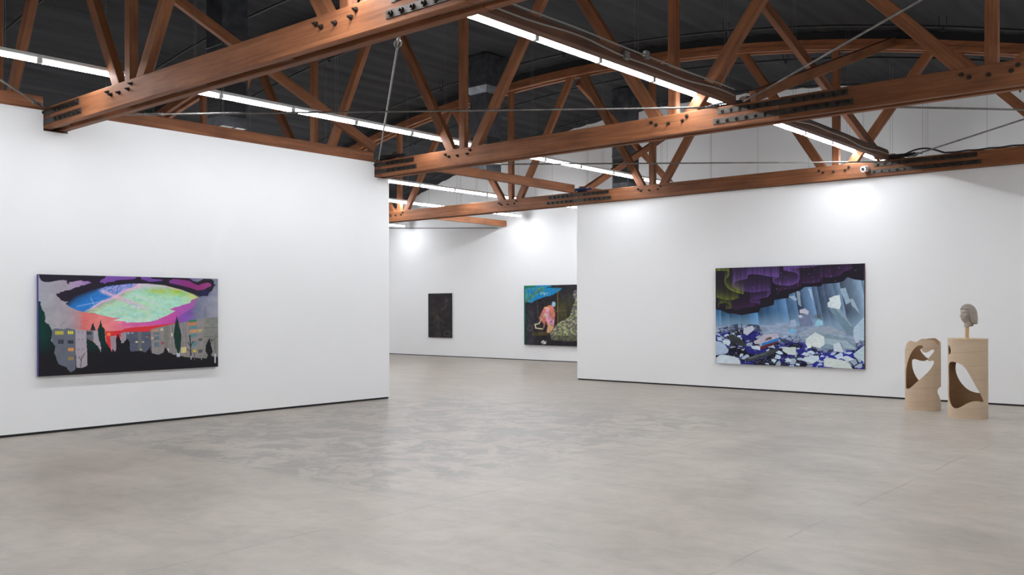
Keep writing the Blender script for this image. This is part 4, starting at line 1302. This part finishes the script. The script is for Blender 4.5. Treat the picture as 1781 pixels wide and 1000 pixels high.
def cut_tube(name, label, x, y, height, cutters, a=.30, b_=.165, wall=.016, rot=None, lid=False):
    """oval wound-board tube; cutters: (outline in (s,z) seen along the sight line, near, far)"""
    T = empty(name, (x, y, 0), label, 'sculpture', 'cut oval tubes')
    view = Vector((x, y, 0)).normalized()                  # direction in which the cutouts are sawn
    side = view.cross(Vector((0, 0, 1)))
    ax = (side * math.cos(rot) - view * math.sin(rot)).normalized()   # long axis of the oval
    ay = Vector((0, 0, 1)).cross(ax)
    n = 160
    bm = bmesh.new()
    nz = 2
    def ring(z, k):
        out = []
        for i in range(n):
            t = 2 * math.pi * i / n
            ct, st = math.cos(t), math.sin(t)
            out.append(bm.verts.new((ct * (a - k), st * (b_ - k), z)))
        return out
    o0, o1, i0, i1 = ring(0, 0), ring(height, 0), ring(0, wall), ring(height, wall)
    for i in range(n):
        j = (i + 1) % n
        bm.faces.new((o0[i], o0[j], o1[j], o1[i])).material_index = 0
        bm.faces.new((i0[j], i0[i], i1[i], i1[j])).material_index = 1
        bm.faces.new((o1[i], o1[j], i1[j], i1[i])).material_index = 2
        bm.faces.new((o0[j], o0[i], i0[i], i0[j])).material_index = 2
    bmesh.ops.recalc_face_normals(bm, faces=bm.faces[:])
    M = Matrix.Identity(4)
    for k in range(3):
        M[k][0], M[k][1] = ax[k], ay[k]
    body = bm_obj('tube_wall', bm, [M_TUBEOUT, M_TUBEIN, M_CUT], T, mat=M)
    cos = []
    Mi = M.inverted()
    for outline, near, far, it in cutters:
        P = smooth_poly(outline, it) if it else [Vector(q) for q in outline]
        cb = bmesh.new()
        mid = lambda s: -(s) * math.tan(rot)               # depth of the oval's long axis at side offset s
        def at(s, z, d):
            dd = mid(s) + (.004 if far == 'mid' else -.004) if d == 'mid' else d
            return cb.verts.new(Mi @ (side * s + view * dd + Vector((0, 0, z))))
        A = [at(q[0], q[1], near) for q in P]
        B = [at(q[0], q[1], far) for q in P]
        cb.faces.new(A).material_index = 2
        cb.faces.new(B[::-1]).material_index = 2
        for i in range(len(P)):
            j = (i + 1) % len(P)
            cb.faces.new((A[j], A[i], B[i], B[j])).material_index = 2
        bmesh.ops.recalc_face_normals(cb, faces=cb.faces[:])
        c = bm_obj('cutter', cb, [M_TUBEOUT, M_TUBEIN, M_CUT], T, mat=M)
        md = body.modifiers.new('cut', 'BOOLEAN')
        md.operation = 'DIFFERENCE'
        md.solver = 'EXACT'
        md.object = c
        cos.append(c)
    bpy.context.view_layer.update()
    dg = bpy.context.evaluated_depsgraph_get()
    me = bpy.data.meshes.new_from_object(body.evaluated_get(dg))
    body.modifiers.clear()
    body.data = me
    me.name = 'tube_wall'
    for c in cos:
        bpy.data.objects.remove(c, do_unlink=True)
    for q in me.polygons:
        q.use_smooth = True
    me.set_sharp_from_angle(angle=math.radians(35))
    if lid:
        lb = bmesh.new()
        lo = [lb.verts.new((math.cos(2 * math.pi * i / n) * (a + .002), math.sin(2 * math.pi * i / n) * (b_ + .002), height + .0005)) for i in range(n)]
        hi = [lb.verts.new((v.co.x, v.co.y, height + .014)) for v in lo]
        lb.faces.new(lo[::-1]); lb.faces.new(hi)
        for i in range(n):
            j = (i + 1) % n
            lb.faces.new((lo[i], lo[j], hi[j], hi[i]))
        bm_obj('lid', lb, [M_CUT], T, mat=M)
    return T


def outline(pts, ox, oy, zoom, pxc, t):
    k = math.cos(math.atan((pxc - 890.5) / 1590.0))        # seen off-axis
    return [(((ox + x / zoom) - pxc) * t * k / 1590.0, 1.5 - ((oy + y / zoom) - 536) / 1590.0 * t) for x, y in pts]


ROT = math.radians(6)
# left tube: wavy rim, curling openings
tl = 13.40
oL = lambda pts, t: outline(pts, 1560, 580, 6.67, 1604.6, t)
front = [(285, 190), (288, 212), (318, 232), (358, 226), (398, 196), (424, 194), (431, 214), (402, 250), (364, 296), (352, 318), (374, 329), (412, 320), (430, 334), (416, 376), (372, 440), (302, 508), (246, 558),
         (200, 602), (150, 652), (112, 664), (100, 645), (97, 450), (122, 340), (158, 240), (213, 170), (258, 146), (296, 149), (304, 172)]
back1 = [(288, 186), (268, 200), (276, 222), (302, 256), (345, 300), (400, 300), (470, 240), (470, 170)]
back2 = [(180, 312), (171, 340), (175, 400), (190, 460), (215, 510), (250, 562), (330, 600), (440, 540), (450, 330), (400, 318), (345, 314), (334, 328), (300, 333), (260, 328), (220, 312)]
rimf = [(-150, -90), (-150, 225), (86, 215), (95, 175), (112, 128), (138, 100), (165, 95), (200, 110), (228, 109), (265, 80), (300, 67), (345, 76), (400, 84), (436, 92), (468, 138), (486, 152), (505, 100), (760, 100), (760, -90)]
rimb = [(-150, -90), (-150, 225), (86, 215), (98, 185), (122, 150), (180, 122), (240, 112), (300, 84), (345, 72), (395, 68), (440, 63), (470, 80), (492, 104), (760, 98), (760, -90)]
notch = [(720, 606), (540, 612), (500, 618), (474, 636), (463, 672), (470, 705), (490, 745), (503, 790), (545, 800), (720, 800)]
stepn = [(60, 452), (104, 450), (106, 440), (96, 425), (60, 425)]
cut_tube('carved_tube', 'shorter pale oval tube with curling cutouts and a wavy rim', -4.115, 14.10, 1.06,
         [(oL(front, tl - .12), -.6, 'mid', 1), (oL(back1, tl + .12), 'mid', .6, 1), (oL(back2, tl + .12), 'mid', .6, 1), (oL(rimf, tl - .1), -.6, 'mid', 1), (oL(rimb, tl + .1), 'mid', .6, 1), (oL(notch, tl), -.6, .6, 1)],
         a=.242, b_=.19, rot=ROT)
# right tube: closed by a lid, carries the head
tr = 12.42
oR = lambda pts, t: outline(pts, 1640, 580, 6.25, 1683.6, t)
front = [(65, 345), (88, 322), (135, 325), (200, 345), (250, 390), (310, 490), (370, 600), (412, 672), (449, 757), (400, 745), (340, 740), (270, 765), (200, 810), (150, 833), (110, 826), (80, 782), (62, 700), (66, 520), (58, 420)]
back = [(148, 325), (138, 370), (140, 430), (170, 510), (220, 580), (280, 630), (350, 655), (432, 655), (440, 480), (380, 300), (250, 290)]
peep = [(-80, 132), (40, 138), (68, 143), (80, 162), (88, 200), (84, 226), (74, 242), (40, 246), (-80, 246)]
cut_tube('lidded_tube', 'taller pale oval tube with large cutouts, lid on top, under the grey head', -3.35, 13.47, 1.062,
         [(oR(front, tr - .12), -.6, 'mid', 1), (oR(back, tr + .12), 'mid', .6, 1), (oR(peep, tr - .05), -.6, 'mid', 1)], a=.247, b_=.195, rot=ROT, lid=True)


def head_sculpture():
    base = Vector((-3.36, 13.475, 1.0765))
    T = empty('head_sculpture', base, 'grey clay head with bobbed hair, on a pale stick above the taller tube', 'sculpture')
    view = Vector((base.x, base.y, 0)).normalized()
    side = view.cross(Vector((0, 0, 1)))
    f = (-side * math.cos(math.radians(41)) - view * math.sin(math.radians(41))).normalized()
    l = Vector((0, 0, 1)).cross(f)
    M = Matrix.Identity(4)
    for k in range(3):
        M[k][0], M[k][1] = f[k], l[k]
    M = Matrix.Translation(Vector((0, 0, .327)) + side * .012) @ M @ Matrix.Scale(1.0, 4)
    bar('stick', base, base + Vector((0, 0, .21)), .046, .03, M_STICK, T, .003, up=f)
    G = lambda v, s: math.exp(-(v / s) ** 2)
    nu, nv = 128, 110
    bm = bmesh.new()
    grid = []
    for j in range(nv + 1):
        ph = -math.pi / 2 + math.pi * j / nv
        row = []
        for i in range(nu):
            th = 2 * math.pi * i / nu
            cx_, sx_, cz_ = math.cos(ph) * math.cos(th), math.cos(ph) * math.sin(th), math.sin(ph)
            x, y, z = .104 * cx_, .077 * sx_, .126 * cz_
            low = max(0, -z) / .126
            y *= 1 - .30 * low ** 1.6
            if x < 0:
                x *= 1 - .35 * low
            else:
                x *= 1 + .02 * low
                w = min(1, max(0, (math.cos(th) - .1) / .5)) * math.cos(ph) ** .3
                d = 0
                d += w * .012 * (1 - abs(sx_)) * G(z + .09, .05)               # lower face forward
                d += .009 * w * (G(y - .03, .026) + G(y + .03, .026)) * G(z - .034, .010)     # brows
                d -= .017 * w * (G(y - .032, .017) + G(y + .032, .017)) * G(z - .014, .013)   # sockets
                d += .011 * w * (G(y - .031, .012) + G(y + .031, .012)) * G(z - .012, .007)   # lids
                d -= .004 * w * (G(y - .031, .011) + G(y + .031, .011)) * G(z - .0115, .002)
                nz_ = max(0, min(1, (.030 - z) / .062)) if z > -.036 else max(0, 1 - (-.036 - z) / .010)
                d += .025 * w * G(y, .0125 + .004 * nz_) * nz_
                d += .011 * w * (G(y - .014, .008) + G(y + .014, .008)) * G(z + .032, .008)   # wings of the nose
                d += .012 * w * G(y, .024) * G(z + .062, .008) + .013 * w * G(y, .020) * G(z + .077, .007)
                d -= .008 * w * G(y, .026) * G(z + .0695, .0025)
                d -= .006 * w * G(y, .02) * G(z + .091, .006)
                d += .014 * w * G(y, .022) * G(z + .110, .016)
                d += .006 * w * (G(y - .046, .018) + G(y + .046, .018)) * G(z + .022, .020)
                d -= .004 * w * (G(y - .045, .014) + G(y + .045, .014)) * G(z + .065, .02)
                x += d
            row.append(bm.verts.new((x, y, z)))
        grid.append(row)
    for A, B in zip(grid, grid[1:]):
        for i in range(nu):
            j = (i + 1) % nu
            bm.faces.new((A[i], A[j], B[j], B[i]))
    # neck stump, cut on a slant
    n = 40
    r0, r1 = [], []
    for i in range(n):
        t = 2 * math.pi * i / n
        c, s = math.cos(t), math.sin(t)
        r0.append(bm.verts.new((-.016 + .056 * c, .052 * s, -.05)))
        r1.append(bm.verts.new((-.012 + .060 * c, .056 * s, -.166 - .010 * c)))
    for i in range(n):
        j = (i + 1) % n
        bm.faces.new((r1[i], r1[j], r0[j], r0[i]))
    bm.faces.new(r0); bm.faces.new(r1[::-1])
    bmesh.ops.remove_doubles(bm, verts=bm.verts[:], dist=1e-5)
    bmesh.ops.recalc_face_normals(bm, faces=bm.faces[:])
    h = bm_obj('head', bm, [M_CLAY], T, mat=M)
    md = h.modifiers.new('fuse', 'REMESH')
    md.mode = 'VOXEL'
    md.voxel_size = .0032
    md.use_smooth_shade = True
    # hair: parted on the far side, falling to the jaw
    bm = bmesh.new()
    outer, inner = [], []
    nu, nv = 220, 46
    for i in range(nu + 1):
        th = -math.pi + 2 * math.pi * i / nu
        a = abs(math.degrees(th))
        hl = lambda a0, a1: min(1, max(0, (a - a0) / (a1 - a0)))
        kk = hl(50, 84) if th > 0 else hl(78, 104); kk = kk * kk * (3 - 2 * kk)
        zend = .074 * (1 - kk) + (-.112 - .024 * hl(80, 170)) * kk
        if th < 0: zend -= .012 * (1 - kk)
        oc, ic = [], []
        for j in range(nv + 1):
            t = j / nv
            strand = math.sin(th * 31 + 2.2 * math.sin(th * 5) + t * 2.5) + .6 * math.sin(th * 67 + 1 + t * 4)
            zc = .139
            if t < .55 or zend > 0:
                # over the skull
                tt = t / .55 if zend <= 0 else t
                phend = 0.0 if zend <= 0 else math.asin(min(.98, zend / zc))
                ph = math.pi / 2 - (math.pi / 2 - phend) * tt
                rr, z = math.cos(ph), zc * math.sin(ph)
                flare = 1.0
            else:
                tt = (t - .55) / .45
                rr, z = 1.0, zend * tt
                flare = 1 + .04 * math.sin(tt * math.pi) + (.03 * tt if a > 120 else .0 * tt) + .06 * tt * (a < 120)
            g = .0036 * strand * min(1, t * 3)
            part = -.008 * G(th - .55, .09) * min(1, 2 * t)
            ea, eb = (.114 if abs(th) < math.pi / 2 else .120), .095
            ox_, oy_ = math.cos(th) * rr * (ea * flare + g + part), math.sin(th) * rr * (eb * flare + g + part)
            oc.append(bm.verts.new((ox_, oy_, z + (g * .6 if rr < .7 else 0))))
            ic.append(bm.verts.new((ox_ * .86, oy_ * .86, z * .9 if z > 0 else z + .004)))
        outer.append(oc); inner.append(ic)
    for i in range(nu):
        for j in range(nv):
            bm.faces.new((outer[i][j], outer[i + 1][j], outer[i + 1][j + 1], outer[i][j + 1]))
            bm.faces.new((inner[i][j], inner[i][j + 1], inner[i + 1][j + 1], inner[i + 1][j]))
        bm.faces.new((outer[i][nv], outer[i + 1][nv], inner[i + 1][nv], inner[i][nv]))
    bmesh.ops.remove_doubles(bm, verts=bm.verts[:], dist=1e-5)
    bmesh.ops.recalc_face_normals(bm, faces=bm.faces[:])
    bm_obj('hair', bm, [M_CLAY], T, mat=M, smooth=60)
    return T


head_sculpture()

# ------------------------------------------------------------------ camera, world, view
f_px, W, H = 1590.0, 1781.0, 1000.0
yaw_f = Vector((-0.649, 0.761, 0)).normalized()
cam = bpy.data.cameras.new('camera')
co = bpy.data.objects.new('camera', cam)
COL.objects.link(co)
right = yaw_f.cross(Vector((0, 0, 1)))
M = Matrix.Identity(4)
for i in range(3):
    M[i][0], M[i][1], M[i][2] = right[i], (0, 0, 1)[i], -yaw_f[i]
M = Matrix.Translation((0, 0, 1.5)) @ M @ Matrix.Rotation(-0.0024, 4, 'Z')
co.matrix_world = M
cam.sensor_fit = 'HORIZONTAL'
cam.sensor_width = 36.0
cam.lens = 36.0 * f_px / W
cam.shift_y = (536 - 500) / W
cam.clip_end = 200
SC.camera = co

w = bpy.data.worlds.new('world')
SC.world = w
w.use_nodes = True
w.node_tree.nodes['Background'].inputs[0].default_value = (0.6, 0.7, 0.9, 1)
w.node_tree.nodes['Background'].inputs[1].default_value = 0.02
vs = SC.view_settings
vs.view_transform = 'Standard'
vs.look = 'None'
vs.gamma = 1.0
vs.use_curve_mapping = False
vs.exposure = 0.50
SC.cycles.use_denoising = True
SC.cycles.max_bounces = 10
SC.cycles.diffuse_bounces = 8
SC.cycles.glossy_bounces = 3
SC.cycles.use_light_tree = True
